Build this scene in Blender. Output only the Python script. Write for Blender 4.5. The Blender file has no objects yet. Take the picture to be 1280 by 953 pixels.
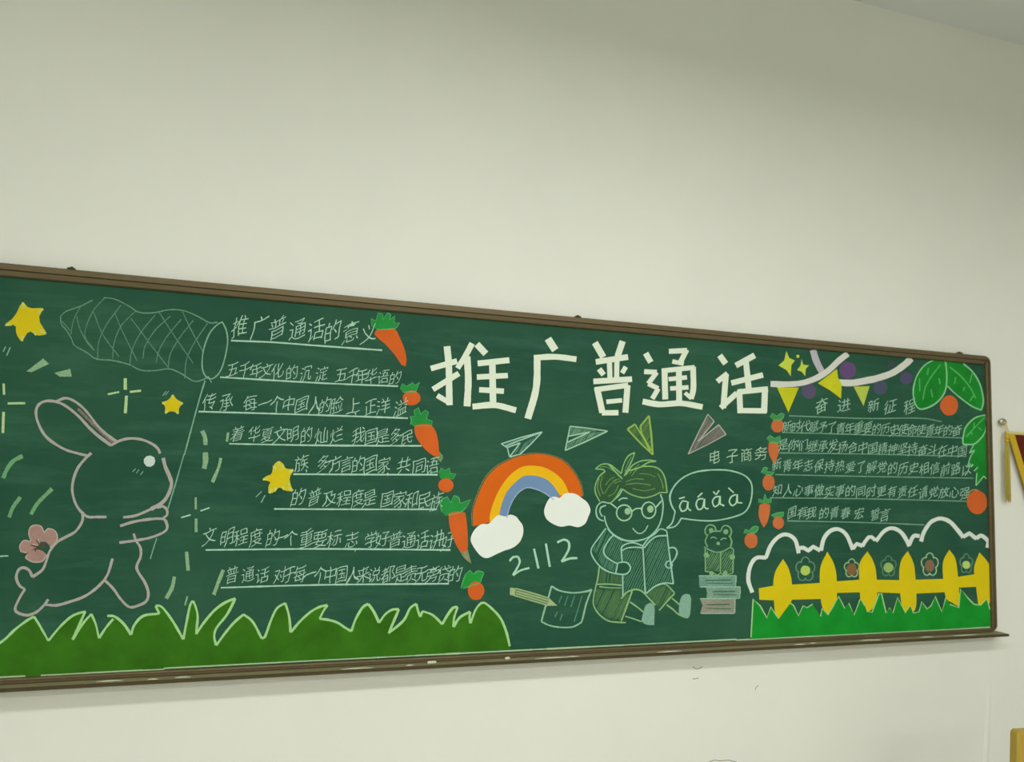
import bpy, bmesh, math, random
from mathutils import Vector, Matrix
from mathutils.geometry import tessellate_polygon
random.seed(11)
S = bpy.context.scene
COL = S.collection

# ---------------------------------------------------------------- camera
# wall axes seen by the camera (right, up, forward), from the vanishing points of the board's edges
F = 960.0
vx = Vector((3572-640, -(667-476.5), F)).normalized()            # along the wall, to the right
# right edge of the board leans a little: x = 597.75 + .0255*y (from the centre, y down)
yv = -(F*F + (3572-640)*597.75) / ((3572-640)*.0255 + 190.5)
xv = 597.75 + .0255*yv
vz = -Vector((xv, -yv, F)).normalized()
if vz.y < 0: vz = -vz
vz = (vz - vx*vx.dot(vz)).normalized()
vy = vx.cross(vz)                                                 # into the wall
if vy.z < 0: vy = -vy

def ray(px, py):
    d = Vector((px-640, -(py-476.5), F))
    return Vector((d.dot(vx), d.dot(vy), d.dot(vz)))
PANEL_Y = -.022                                                   # face of the writing surface; the wall is y = 0
def unit(px, py):
    r = ray(px, py); return r / r.y
zt = (unit(60, 351.5).z + unit(600, 399).z + unit(1180, 452.5).z)/3
zb = (unit(60, 844.5).z + unit(600, 814.5).z + unit(1180, 788).z)/3
DIST = 1.124 / (zt - zb)                                          # camera to writing surface
BOARD_BOTTOM = .98
CZ = BOARD_BOTTOM - zb*DIST
CAM = Vector((0, PANEL_Y - DIST, CZ))
def at(px, py, y=PANEL_Y):
    r = unit(px, py); return CAM + r*(y - CAM.y)
cam_d = bpy.data.cameras.new('camera'); cam = bpy.data.objects.new('camera', cam_d); COL.objects.link(cam)
cam_d.sensor_width = 36; cam_d.lens = F*36/1280; cam_d.clip_start = .05
cam_d.dof.use_dof = True; cam_d.dof.focus_distance = 2.4; cam_d.dof.aperture_fstop = 2.8
right = Vector((vx.x, vy.x, vz.x)); up = Vector((vx.y, vy.y, vz.y)); fwd = Vector((vx.z, vy.z, vz.z))
R3 = Matrix((right, up, -fwd)).transposed()
cam.matrix_world = Matrix.Translation(CAM) @ R3.to_4x4()
S.camera = cam

# ---------------------------------------------------------------- room measures
CEIL = at(1200, 36, 0).z
BX1 = at(1232, 600).x; BX0 = at(0, 600).x - .22
RX0, RX1 = BX0 - 1.3, BX1 + 3.4
RY = -8.4

# ---------------------------------------------------------------- world, lamps, exposure
w = bpy.data.worlds.new('world'); S.world = w; w.use_nodes = True
w.node_tree.nodes['Background'].inputs[0].default_value = (.55, .6, .65, 1)
w.node_tree.nodes['Background'].inputs[1].default_value = .2
S.view_settings.view_transform = 'Standard'; S.view_settings.look = 'None'
S.view_settings.gamma = 1; S.view_settings.use_curve_mapping = False
S.view_settings.exposure = 0.11
LAMP_W = 34
def lamp(x, y, power=LAMP_W):
    l = bpy.data.lights.new('ceiling_lamp', 'AREA'); l.shape = 'RECTANGLE'; l.size = 1.2; l.size_y = .28
    l.energy = power; l.color = (1, .995, .955)
    o = bpy.data.objects.new('ceiling_lamp', l); o.location = (x, y, CEIL-.40); COL.objects.link(o)
for (x, y, p) in ((-1.5, -2.25, 4), (.8, -2.25, 27), (3.2, -2.25, 9), (-1.8, -4.7, 10), (.7, -4.7, 28), (3.2, -4.7, 22),
                  (-1.8, -7.0, 16), (.7, -7.0, 26), (3.2, -7.0, 20)):
    lamp(x, y, p*1.6)

# ---------------------------------------------------------------- materials
def lin(c): c /= 255; return c/12.92 if c <= .04045 else ((c+.055)/1.055)**2.4
EXPO = .86
def paint(r, g, b): return tuple(min(.9, lin(v)/EXPO) for v in (r, g, b)) + (1,)
def newmat(name, rough=.8, metal=0):
    m = bpy.data.materials.new(name); m.use_nodes = True
    b = m.node_tree.nodes['Principled BSDF']
    b.inputs['Roughness'].default_value = rough; b.inputs['Metallic'].default_value = metal
    b.inputs['Specular IOR Level'].default_value = .25
    return m, m.node_tree, b
def noise(nt, scale, detail=4, stretch=(1, 1, 1), rough=.6):
    tc = nt.nodes.new('ShaderNodeTexCoord'); mp = nt.nodes.new('ShaderNodeMapping')
    mp.inputs['Scale'].default_value = stretch
    n = nt.nodes.new('ShaderNodeTexNoise'); n.inputs['Scale'].default_value = scale
    n.inputs['Detail'].default_value = detail; n.inputs['Roughness'].default_value = rough
    nt.links.new(tc.outputs['Object'], mp.inputs[0]); nt.links.new(mp.outputs[0], n.inputs['Vector'])
    return n.outputs['Fac']
def ramp(nt, fac, a, b):
    r = nt.nodes.new('ShaderNodeMapRange'); r.inputs[1].default_value = a; r.inputs[2].default_value = b
    nt.links.new(fac, r.inputs[0]); return r.outputs[0]
def mix(nt, fac, a, b):
    m = nt.nodes.new('ShaderNodeMix'); m.data_type = 'RGBA'
    if hasattr(fac, 'links'): nt.links.new(fac, m.inputs[0])
    else: m.inputs[0].default_value = fac
    for v, i in ((a, 6), (b, 7)):
        if hasattr(v, 'links'): nt.links.new(v, m.inputs[i])
        else: m.inputs[i].default_value = v
    return m.outputs[2]
def bump(nt, b, fac, strength, dist):
    n = nt.nodes.new('ShaderNodeBump'); n.inputs['Strength'].default_value = strength
    n.inputs['Distance'].default_value = dist
    nt.links.new(fac, n.inputs['Height']); nt.links.new(n.outputs[0], b.inputs['Normal'])
BOARD_A = paint(30, 72, 55); BOARD_B = paint(44, 85, 65)
def board_colour(nt):
    a = ramp(nt, noise(nt, 2.2, 6, (1, 1, 1.2)), .35, .7)
    c = mix(nt, a, BOARD_A, BOARD_B)
    s = ramp(nt, noise(nt, 9, 7, (.25, 1, 1.6), .7), .5, .85)
    return mix(nt, s, c, paint(54, 98, 78))
def plain(name, rgb, rough=.7, metal=0, var=.12, scale=20, stretch=(1, 1, 1)):
    m, nt, b = newmat(name, rough, metal)
    c = paint(*rgb); d = tuple(v*(1-var) for v in c[:3]) + (1,)
    nt.links.new(mix(nt, noise(nt, scale, 4, stretch), c, d), b.inputs['Base Color'])
    return m
def wallmat(name, rgb):
    m, nt, b = newmat(name, .85)
    c = paint(*rgb); d = tuple(v*.96 for v in c[:3]) + (1,)
    nt.links.new(mix(nt, ramp(nt, noise(nt, 1.3, 5), .35, .7), c, d), b.inputs['Base Color'])
    bump(nt, b, noise(nt, 90, 4), .08, .002)
    return m
M = {}
M['wall'] = wallmat('cream_wall_paint', (220, 222, 214))
M['ceiling'] = wallmat('white_ceiling_paint', (222, 226, 226))
M['floor'] = plain('grey_terrazzo', (165, 162, 150), .4, 0, .3, 60)
m, nt, b = newmat('green_board_enamel', .6); b.inputs['Specular IOR Level'].default_value = .1
nt.links.new(board_colour(nt), b.inputs['Base Color']); M['board'] = m
M['frame'] = plain('bronze_aluminium', (104, 92, 66), .42, .3, .35, 6, (1, 1, 12))
M['frame_dark'] = plain('dark_bronze_aluminium', (78, 70, 46), .5, .2, .3, 12)
M['tray'] = plain('dusty_bronze_tray', (150, 140, 108), .7, .1, .4, 14, (.4, 1, 1))
_ck = {}
def chalk(rgb, cover=.85, grain=420, patch=0):
    """chalk pigment: the colour broken up where the stick skipped over the enamel"""
    k = (rgb, cover, grain, patch)
    if k in _ck: return _ck[k]
    m, nt, b = newmat('chalk_%d_%d_%d' % rgb, .95); b.inputs['Specular IOR Level'].default_value = .05
    c = paint(*rgb)
    f = ramp(nt, noise(nt, grain, 2), .28, .6)
    mm = nt.nodes.new('ShaderNodeMapRange'); mm.inputs[3].default_value = 2*cover-1 if cover > .5 else 0
    mm.inputs[4].default_value = 1 if cover > .5 else 2*cover
    nt.links.new(f, mm.inputs[0])
    if patch:
        d = tuple(v*(1-patch) for v in c[:3]) + (1,)
        c = mix(nt, ramp(nt, noise(nt, 9, 4), .35, .68), c, d)
    nt.links.new(mix(nt, mm.outputs[0], BOARD_A, c), b.inputs['Base Color'])
    _ck[k] = m; return m

# ---------------------------------------------------------------- object helpers
def link(name, me, mat=None, parent=None, label=None, cat=None, group=None, kind=None, loc=None):
    o = bpy.data.objects.new(name, me); COL.objects.link(o)
    if mat is not None and me is not None: me.materials.append(mat)
    if parent: o.parent = parent
    if loc is not None: o.location = loc
    for k, v in (('label', label), ('category', cat), ('group', group), ('kind', kind)):
        if v: o[k] = v
    return o
def box_bm(bm, lo, hi, bev=0):
    r = bmesh.ops.create_cube(bm, size=1)
    for v in r['verts']:
        v.co = Vector([(lo[i]+hi[i])/2 + v.co[i]*(hi[i]-lo[i]) for i in range(3)])
    if bev: bmesh.ops.bevel(bm, geom=list({e for v in r['verts'] for e in v.link_edges}), offset=bev, segments=2, affect='EDGES')
def to_me(bm, name, smooth=False):
    bmesh.ops.recalc_face_normals(bm, faces=bm.faces)
    me = bpy.data.meshes.new(name); bm.to_mesh(me); bm.free()
    if smooth:
        for p in me.polygons: p.use_smooth = True
    return me
def box(name, lo, hi, mat, bev=0, **kw):
    bm = bmesh.new(); box_bm(bm, lo, hi, bev); return link(name, to_me(bm, name), mat, **kw)
def tube_bm(bm, pts, r, n=8):
    pts = [Vector(p) for p in pts]; rings = []
    rr = r if isinstance(r, (list, tuple)) else [r]*len(pts)
    for i, p in enumerate(pts):
        t = (pts[min(i+1, len(pts)-1)] - pts[max(i-1, 0)]).normalized()
        a = t.cross(Vector((0, 0, 1)) if abs(t.z) < .9 else Vector((0, 1, 0))).normalized(); c = t.cross(a)
        rings.append([bm.verts.new(p + (a*math.cos(q) + c*math.sin(q))*rr[i]) for q in [2*math.pi*j/n for j in range(n)]])
    for A, B in zip(rings, rings[1:]):
        for j in range(n): bm.faces.new((A[j], A[(j+1) % n], B[(j+1) % n], B[j]))
    bm.faces.new(rings[0][::-1]); bm.faces.new(rings[-1])

# ================================================================= THE SETTING
T = .15
wall = box('wall_back', (RX0-T, 0, 0), (RX1+T, T, CEIL), M['wall'], kind='structure')
box('wall_left', (RX0-T, RY, 0), (RX0, 0, CEIL), M['wall'], kind='structure')
box('wall_right', (RX1, RY, 0), (RX1+T, 0, CEIL), M['wall'], kind='structure')
box('wall_front', (RX0-T, RY-T, 0), (RX1+T, RY, CEIL), M['wall'], kind='structure')
box('floor', (RX0-T, RY-T, -T), (RX1+T, T, 0), M['floor'], kind='structure')
box('ceiling', (RX0-T, RY-T, CEIL), (RX1+T, T, CEIL+T), M['ceiling'], kind='structure')
M['scuff'] = plain('grey_scuff', (120, 122, 112), .9)
for pts in (((866, 834), (871, 837), (878, 834)), ((866, 849), (869, 849), (873, 848)), ((944, 863), (945, 860), (948, 857)), ((886, 953), (893, 950.6), (900, 951.4), (911, 950.6), (921, 953))):  # first three are scuffs; the last is an unidentified dark arc
    bm = bmesh.new(); tube_bm(bm, [at(x, y, -.0006) for x, y in pts], .0011, 5)
    link('wall_mark', to_me(bm, 'wall_mark'), M['scuff'], parent=wall)
# shallow raised strip, added to give the faint vertical shadow below the board
bm = bmesh.new(); rows = []
for k in range(9):
    x = 1237.5 - 9*k/8; y = 842 + 190*k/8; c = at(x, y, 0); hgt = .0035*min(1, k/3)
    rows.append([bm.verts.new(c + Vector((q*.022, .002 - (hgt+.002)*math.cos(q*math.pi/2), 0))) for q in (-1, -.6, -.25, 0, .25, .6, 1)])
for A, B in zip(rows, rows[1:]):
    for j in range(6): bm.faces.new((A[j], A[j+1], B[j+1], B[j]))
link('shadow_ridge', to_me(bm, 'shadow_ridge', True), M['wall'], parent=wall)

# ================================================================= THE BLACKBOARD
Z0, Z1 = BOARD_BOTTOM, BOARD_BOTTOM + 1.124
board = link('blackboard', None, label='long green blackboard with bronze frame covered in chalk drawings and writing',
             cat='blackboard', loc=((BX0+BX1)/2, 0, Z0-.04))
bpy.context.view_layer.update()
BINV = Matrix.Translation(-board.location)
def part(name, me, mat, parent=None, label=None, kind=None):
    me.transform(BINV)
    return link(name, me, mat, parent=parent or board, label=label, kind=kind)
bm = bmesh.new(); box_bm(bm, (BX0-.006, PANEL_Y, Z0-.006), (BX1+.014, -.001, Z1+.006))
part('writing_surface', to_me(bm, 'writing_surface'), M['board'])
PROF = [(0, -.0005), (0, .036), (.003, .040), (.018, .040), (.021, .034), (.034, .032), (.0375, .028), (.038, .0205), (.030, -.0005)]
FW = .038; RAD = .03
def rail(name, stations, parent=None, PROF=PROF):
    """stations: list of (point on outer edge x,z ; inward direction x,z)"""
    bm = bmesh.new(); rings = []
    for (x, z), (ix, iz) in stations:
        rings.append([bm.verts.new((x+ix*d, -h, z+iz*d)) for d, h in PROF])
    n = len(PROF)
    for A, B in zip(rings, rings[1:]):
        for j in range(n): bm.faces.new((A[j], A[(j+1) % n], B[(j+1) % n], B[j]))
    bm.faces.new(rings[0]); bm.faces.new(rings[-1][::-1])
    return part(name, to_me(bm, name), M['frame'], parent)
ox0, ox1, oz0, oz1 = BX0-FW, BX1+.026, Z0-.019, Z1+FW
PLOW = [(d*.42, h*.78 if h > .03 else h) for d, h in PROF]
PNAR = [(d*.5, h) for d, h in PROF]
rail('frame_rail', [((ox0+RAD, oz1), (0, -1)), ((ox1-RAD, oz1), (0, -1))])
rail('frame_rail', [((ox1, oz1-RAD), (-1, 0)), ((ox1, oz0+RAD), (-1, 0))], PROF=PNAR)
rail('frame_rail', [((ox1-RAD, oz0), (0, 1)), ((ox0+RAD, oz0), (0, 1))], PROF=PLOW)
rail('frame_rail', [((ox0, oz0+RAD), (1, 0)), ((ox0, oz1-RAD), (1, 0))])
for cx, cz, a0 in ((ox1-RAD, oz1-RAD, 90), (ox1-RAD, oz0+RAD, 0), (ox0+RAD, oz0+RAD, -90), (ox0+RAD, oz1-RAD, 180)):
    st = []; PH = PLOW if cz < Z0+.1 else PROF; PV = PNAR if cx > 0 else PROF
    for k in range(7):
        a = math.radians(a0 - 90*k/6)
        st.append(((cx+RAD*math.cos(a), cz+RAD*math.sin(a)), (-math.cos(a), -math.sin(a))))
    # inner side collapses to the corner of the opening
    bm = bmesh.new(); rings = []
    for (x, z), (ix, iz) in st:
        rings.append([])
        for (d, h), (dl, hl) in zip(PH, PV):
            q = ix*ix; d = d*(1-q)+dl*q; h = h*(1-q)+hl*q
            rings[-1].append(bm.verts.new((x+ix*min(d, RAD*.97), -h, z+iz*min(d, RAD*.97))))
    n = len(PROF)
    for A, B in zip(rings, rings[1:]):
        for j in range(n): bm.faces.new((A[j], A[(j+1) % n], B[(j+1) % n], B[j]))
    bm.faces.new(rings[0]); bm.faces.new(rings[-1][::-1])
    part('corner_piece', to_me(bm, 'corner_piece'), M['frame'])
# chalk tray: thin ledge with a dark lip, runs past the right end of the frame
TZ = oz0
bm = bmesh.new(); box_bm(bm, (ox0-.02, -.066, TZ-.009), (ox1+.028, -.0015, TZ-.001), .001)
tray = part('chalk_tray', to_me(bm, 'chalk_tray'), M['tray'])
bm = bmesh.new(); box_bm(bm, (ox0-.02, -.071, TZ-.0105), (ox1+.028, -.0662, TZ-.0005), .0015)
part('tray_lip', to_me(bm, 'tray_lip'), M['frame_dark'], tray, label='dark front lip of the chalk tray')
# small clips on top of the frame
for px in (86, 722, 1197):
    x = at(px, 380).x
    bm = bmesh.new(); box_bm(bm, (x-.011, -.036, oz1), (x+.011, -.012, oz1+.006), .002)
    box_bm(bm, (x-.005, -.030, oz1+.004), (x+.005, -.018, oz1+.010), .002)
    part('clip', to_me(bm, 'clip'), M['frame_dark'], label='small dark clip on top of the frame')

# ---------------------------------------------------------------- drawing kit
def V(x0, y0, k):
    return lambda pts: [(x0+x*k, y0+y*k) for x, y in pts]
def smooth(pts, step=2.2, closed=False):
    """Catmull-Rom through the points, corners sharper than 75 degrees kept"""
    n = len(pts)
    if n < 3: return list(pts)
    out = []
    def corner(i):
        if not closed and (i <= 0 or i >= n-1): return True
        a, b_, c = Vector(pts[(i-1) % n]), Vector(pts[i % n]), Vector(pts[(i+1) % n])
        u, v_ = b_-a, c-b_
        if u.length < 1e-6 or v_.length < 1e-6: return True
        return u.angle(v_) > 1.15
    for i in range(n if closed else n-1):
        p1, p2 = Vector(pts[i % n]), Vector(pts[(i+1) % n])
        p0 = p1*2-p2 if corner(i) else Vector(pts[(i-1) % n])
        p3 = p2*2-p1 if corner(i+1) else Vector(pts[(i+2) % n])
        m = max(1, int((p2-p1).length/step))
        for j in range(m):
            t = j/m
            q = .5*((2*p1) + (p2-p0)*t + (2*p0-5*p1+4*p2-p3)*t*t + (3*p1-p0-3*p2+p3)*t**3)
            out.append((q.x, q.y))
    if not closed: out.append(tuple(pts[-1]))
    return out
class Draw:
    count = 0
    def __init__(s): s.v = []; s.f = []
    def add(s, pts, faces, h):
        Draw.count += 1; h = h*1e-3 + (Draw.count % 40)*3e-6
        b0 = len(s.v); n = len(pts)
        s.v += [at(x, y, PANEL_Y-h) for x, y in pts]
        s.f += [[b0+i for i in f] for f in faces]
        use = {}
        for f in faces:
            for a, c in zip(f, list(f[1:])+[f[0]]):
                k = (min(a, c), max(a, c)); use[k] = use.get(k, 0)+1
        low = {}
        def lo(i):
            if i not in low:
                low[i] = len(s.v); s.v.append(at(pts[i][0], pts[i][1], PANEL_Y-.00002))
            return low[i]
        for (a, c), k in use.items():
            if k == 1: s.f.append([b0+a, b0+c, lo(c), lo(a)])
    def fill(s, pts, h=.3, sm=True):
        p = smooth(pts, 2.5, True) if sm else list(pts)
        tr = tessellate_polygon([[Vector((x, y, 0)) for x, y in p]])
        s.add(p, [list(t) for t in tr], h); return s
    def disc(s, cx, cy, rx, ry=None, h=.3, wob=.04, n=18):
        ry = ry or rx
        p = []
        for i in range(n):
            a = 2*math.pi*i/n; q = 1+random.uniform(-wob, wob); p.append((cx+rx*q*math.cos(a), cy+ry*q*math.sin(a)))
        s.add([(cx, cy)]+p, [[0, i+1, (i+1) % n+1] for i in range(n)], h); return s
    def line(s, pts, w=1.6, h=.6, sm=True, var=.14, taper=0):
        if sm and len(pts) > 2:
            cuts = [0]
            for i in range(1, len(pts)-1):
                u = Vector(pts[i])-Vector(pts[i-1]); v_ = Vector(pts[i+1])-Vector(pts[i])
                if u.length > 1e-6 and v_.length > 1e-6 and u.angle(v_) > 1.35: cuts.append(i)
            if len(cuts) > 1:
                cuts.append(len(pts)-1)
                for a, b_ in zip(cuts, cuts[1:]): s.line(pts[a:b_+1], w, h, sm, var, taper)
                return s
        p = smooth(pts) if sm else list(pts)
        L = []; n = len(p); q = 1.0
        if n < 2: return s
        for i in range(n):
            a = Vector(p[max(0, i-1)]); b_ = Vector(p[min(n-1, i+1)]); t = (b_-a)
            if t.length < 1e-6: t = Vector((1, 0))
            t.normalize(); nn = Vector((-t.y, t.x))
            q += (random.uniform(-var, var) + (1-q)*.3)*.8; q = max(.6, min(1.35, q))
            ww = w*q/2
            if taper:
                e = min(i, n-1-i)/max(1, n-1)*2; ww *= (1-taper)+taper*min(1, e*3)
            c = Vector(p[i]); L += [tuple(c+nn*ww), tuple(c-nn*ww)]
        s.add(L, [[2*i, 2*i+1, 2*i+3, 2*i+2] for i in range(n-1)], h); return s
    def lines(s, fn, many, w=1.6, h=.6, **k):
        for p in many: s.line(fn(p), w, h, **k)
        return s
    def hatch(s, poly, ang=-65, gap=3.2, w=1.0, h=.45, jit=.5, keep=.92):
        a = math.radians(ang); d = Vector((math.cos(a), math.sin(a))); nn = Vector((-d.y, d.x))
        ts = [Vector(p).dot(nn) for p in poly]; t = min(ts)+gap*.5
        while t < max(ts):
            hits = []
            for i in range(len(poly)):
                p, q = Vector(poly[i]), Vector(poly[(i+1) % len(poly)])
                u, v_ = p.dot(nn)-t, q.dot(nn)-t
                if (u < 0) != (v_ < 0): hits.append((p + (q-p)*(u/(u-v_))).dot(d))
            hits.sort()
            for x0, x1 in zip(hits[::2], hits[1::2]):
                if x1-x0 > 2.5 and random.random() < keep:
                    e = (x1-x0)*.06
                    A = nn*t+d*(x0+e*random.random()); B = nn*t+d*(x1-e*random.random()); Cc = (A+B)/2 + nn*random.uniform(-.3, .3)
                    s.line([tuple(A), tuple(Cc), tuple(B)], w, h, taper=.5)
            t += gap + random.uniform(-jit, jit)
        return s
    def build(s, name, mat, parent=None, label=None):
        me = bpy.data.meshes.new(name); me.from_pydata([tuple(v) for v in s.v], [], s.f)
        bm = bmesh.new(); bm.from_mesh(me); bmesh.ops.recalc_face_normals(bm, faces=bm.faces); bm.to_mesh(me); bm.free()
        return part(name, me, mat, parent, label)

# ---- glyphs of the built-in font, bent into handwriting
_fc = bpy.data.curves.new('glyph', 'FONT'); _fc.resolution_u = 2
_fo = bpy.data.objects.new('glyph', _fc); COL.objects.link(_fo)
_gl = {}
def glyph(ch, off):
    if (ch, off) in _gl: return _gl[ch, off]
    _fc.body = ch; _fc.offset = off; bpy.context.view_layer.update()
    me = bpy.data.meshes.new_from_object(_fo.evaluated_get(bpy.context.evaluated_depsgraph_get()))
    bm = bmesh.new(); bm.from_mesh(me); bmesh.ops.remove_doubles(bm, verts=bm.verts, dist=1e-5)
    bmesh.ops.dissolve_degenerate(bm, edges=bm.edges, dist=1e-5)
    long_e = [e for e in bm.edges if e.calc_length() > .3]
    if long_e: bmesh.ops.subdivide_edges(bm, edges=long_e, cuts=2); bmesh.ops.triangulate(bm, faces=bm.faces)
    bm.verts.ensure_lookup_table()
    r = ([(v.co.x, v.co.y) for v in bm.verts], [[v.index for v in f.verts] for f in bm.faces])
    bm.free(); bpy.data.meshes.remove(me); _gl[ch, off] = r; return r
def write(parent, mat, text, xs, y0, y1, size, wx=.88, shear=.30, off=-.010, h=.5, amp=.028):
    xa, xb = xs[0], xs[-1]
    for ch, x in zip(text, xs):
        if ch == ' ': continue
        vs, fs = glyph(ch, off)
        y = y0 + (y1-y0)*(x-xa)/max(1, xb-xa) + random.uniform(-.8, .8)
        sx = size*wx*random.uniform(.9, 1.06); sy = size*random.uniform(.94, 1.12)
        sh = shear + random.uniform(-.07, .07); it = random.uniform(.04, .2)
        p1, p2 = random.random()*6, random.random()*6
        pts = []
        for (u, v_) in vs:
            u -= .5; v_ -= .38
            u2 = u + amp*math.sin(7*v_+p1) + it*v_; v2 = v_ + amp*math.sin(7*u+p2) + sh*u
            pts.append((x+u2*sx, y-v2*sy))
        c = Draw(); c.add(pts, fs, h); c.build('character', mat, parent)

# colours read from the photograph
WHITE = chalk((212, 222, 204), .98); THIN = chalk((166, 202, 182), .86); THIN2 = chalk((134, 174, 152), .8)
PINK = chalk((168, 164, 160), .88); MINT = chalk((140, 178, 138), .85); LIME = chalk((158, 204, 138), .9)

# ================= contexts (origin and scale of the close-ups the shapes were read from)
cA = V(0, 480, .18883); cB = V(0, 640, .18883); cG = V(0, 740, .18883); cC = V(180, 640, .18883)
cD = V(340, 730, .14162); cE = V(480, 690, .14162); cF = V(0, 320, .18883); cN = V(0, 330, .25177)
cH = V(230, 480, .14162); cI = V(320, 560, .14162); cJ = V(380, 370, .14162); cK = V(390, 480, .14162)
cL = V(460, 580, .14162); cU = V(520, 410, .18883); cW = V(730, 410, .18883); cX = V(620, 660, .14162)
cY = V(570, 550, .14162); cZ = V(720, 550, .14162); cAA = V(720, 660, .14162); cM = V(820, 560, .12589)
cP = V(850, 640, .14688); cO = V(950, 430, .12589); cR = V(1080, 430, .12589); cQ = V(950, 540, .12589)
cT = V(1080, 540, .12589); cAB = V(925, 640, .16789); cAC = V(1080, 640, .16782)

# ---------------------------------------------------------------- left grass
outline1 = cG([(0, 340), (100, 250), (180, 190), (225, 165), (260, 220), (320, 325), (400, 230), (480, 160), (565, 130), (520, 230),
               (480, 318), (550, 210), (605, 148), (635, 220), (655, 308), (700, 240), (750, 180)])
outline2 = cG([(710, 160), (760, 165), (820, 215), (868, 285), (890, 220), (950, 160), (1055, 145), (1030, 95), (1070, 100),
               (1140, 190)]) + cC([(260, 845), (280, 740), (305, 620), (325, 590), (345, 640), (355, 700), (345, 810), (400, 730),
               (470, 650), (540, 600), (605, 575), (550, 680), (480, 770), (465, 830), (478, 885), (540, 800), (600, 730), (660, 680),
               (720, 730), (780, 840), (800, 830), (840, 720), (880, 640), (935, 605), (960, 690)]) + cD([(165, 430), (250, 330),
               (340, 250), (420, 205), (490, 190), (455, 240), (420, 310), (500, 320), (580, 345), (640, 385), (700, 420), (740, 310),
               (800, 210), (850, 178), (900, 250), (945, 345), (1000, 270), (1060, 230), (1120, 225), (1080, 320)]) + cE([(40, 720),
               (170, 610), (230, 500), (285, 460), (300, 520), (320, 575), (340, 525), (430, 560), (515, 640), (560, 560), (610, 495),
               (650, 490), (620, 580), (612, 665), (670, 580), (760, 530), (755, 580), (765, 632), (800, 530), (840, 470), (880, 450),
               (950, 500), (1030, 590), (1080, 710), (1110, 835)])
gl = Draw(); gfill = smooth(outline1[:9]+outline1[11:-1] + cG([(760, 172)]) + outline2[2:], 3)
gl.fill([(-46, 852), (-46, 830)] + gfill + [(638, 812), (480, 822), (240, 835.5), (0, 850)], .25, sm=False)
gl = gl.build('grass_drawing', chalk((58, 112, 26), .93, 260, .28), label='dark green painted grass at the lower left')
Draw().line([(-40, 850)]+outline1[:0]+[(-40, 826), (0, 804)]+outline1[1:], 3.0, .7).line(outline2, 3.0, .7).build(
    'outline', LIME, gl, 'pale green chalk outline of the grass')

# ---------------------------------------------------------------- rabbit
r = Draw()
r.lines(cA, [[(575, 475), (520, 462), (420, 430), (310, 355), (255, 265), (238, 190), (255, 140), (300, 115), (370, 118), (440, 150),
              (520, 215), (590, 290), (650, 345), (735, 408)],
             [(375, 115), (430, 95), (480, 108), (540, 150), (590, 205), (640, 270), (700, 330), (775, 385)],
             [(735, 408), (790, 378), (860, 362), (940, 370), (1010, 400), (1045, 430), (1060, 462)],
             [(605, 458), (570, 490), (520, 550), (490, 620), (478, 700), (495, 780), (530, 840), (580, 880), (640, 882), (705, 882)],
             [(1000, 830), (900, 872), (815, 885)],
             [(1040, 820), (1080, 812), (1105, 835), (1105, 870), (1080, 888)],
             [(795, 942), (880, 915), (980, 898), (1060, 893), (1095, 905), (1108, 950)]], 3.3)
r.line(cA([(1080, 490), (1095, 550), (1125, 620), (1135, 670), (1110, 740), (1070, 790), (1000, 830)]), 4.4)
r.lines(cB, [[(545, 0), (545, 60), (500, 130), (430, 170), (380, 200), (330, 260), (305, 330), (280, 385), (215, 432)],
             [(215, 432), (190, 385), (150, 370), (120, 390), (108, 440), (130, 490), (165, 512), (130, 570), (100, 640), (120, 670),
              (180, 685), (240, 665), (290, 620), (320, 580)],
             [(300, 615), (370, 620), (450, 600), (560, 560), (650, 495), (710, 420), (745, 310)],
             [(690, 450), (750, 510), (800, 580), (860, 632), (930, 615), (970, 590), (982, 540), (960, 470), (905, 375), (930, 300),
              (930, 240), (900, 190), (885, 145)],
             [(1095, 60), (1108, 100), (1085, 135), (1000, 170), (900, 190), (790, 205)]], 3.3)
rab = r.build('rabbit_drawing', PINK, label='greyish pink chalk outline of a rabbit catching stars')
Draw().line(cA([(515, 165), (575, 225), (640, 290), (700, 345), (748, 388)]), 3.6, .4).build('ear_shading', chalk((140, 118, 116), .6), rab, 'dull pink shading between the ears')
Draw().disc(*cA([(990, 512)])[0], 7.4, 7.2, .6, n=9).build('eye', chalk((190, 206, 200), .95), rab, 'white eye')
for p in [[(878, 583), (897, 563)], [(903, 592), (920, 568)], [(930, 603), (947, 580)]]: Draw().line(cA(p), 1.1).build('cheek_tick', THIN2, rab, 'thin cheek tick')
d = Draw()
for p in ([(205, 195), (190, 140), (205, 100), (240, 88), (275, 100), (292, 140), (285, 180), (240, 228)],
          [(272, 200), (285, 150), (320, 112), (365, 128), (380, 172), (360, 215), (330, 228), (305, 200)],
          [(205, 200), (160, 190), (130, 225), (138, 265), (180, 272), (240, 235)],
          [(190, 268), (168, 305), (215, 332), (280, 328), (308, 285), (285, 262), (240, 250)]): d.fill(cB(p), .5)
fl = d.build('tail_flower', chalk((172, 138, 130), .85, 420, .2), rab, 'pink five petal flower at the tail')
d = Draw(); d.lines(cB, [[(205, 195), (190, 140), (205, 100), (240, 88), (275, 100), (292, 140)], [(292, 140), (320, 112), (365, 128), (380, 172), (360, 215), (330, 235)],
    [(205, 200), (160, 190), (130, 225), (138, 265), (180, 272)], [(180, 285), (168, 305), (215, 332), (280, 328), (308, 285)], [(215, 215), (255, 222)], [(250, 180), (262, 215)]], 1.5, .8)
d.build('flower_outline', chalk((186, 172, 160), .85), rab, 'pale petal outlines')

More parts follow.
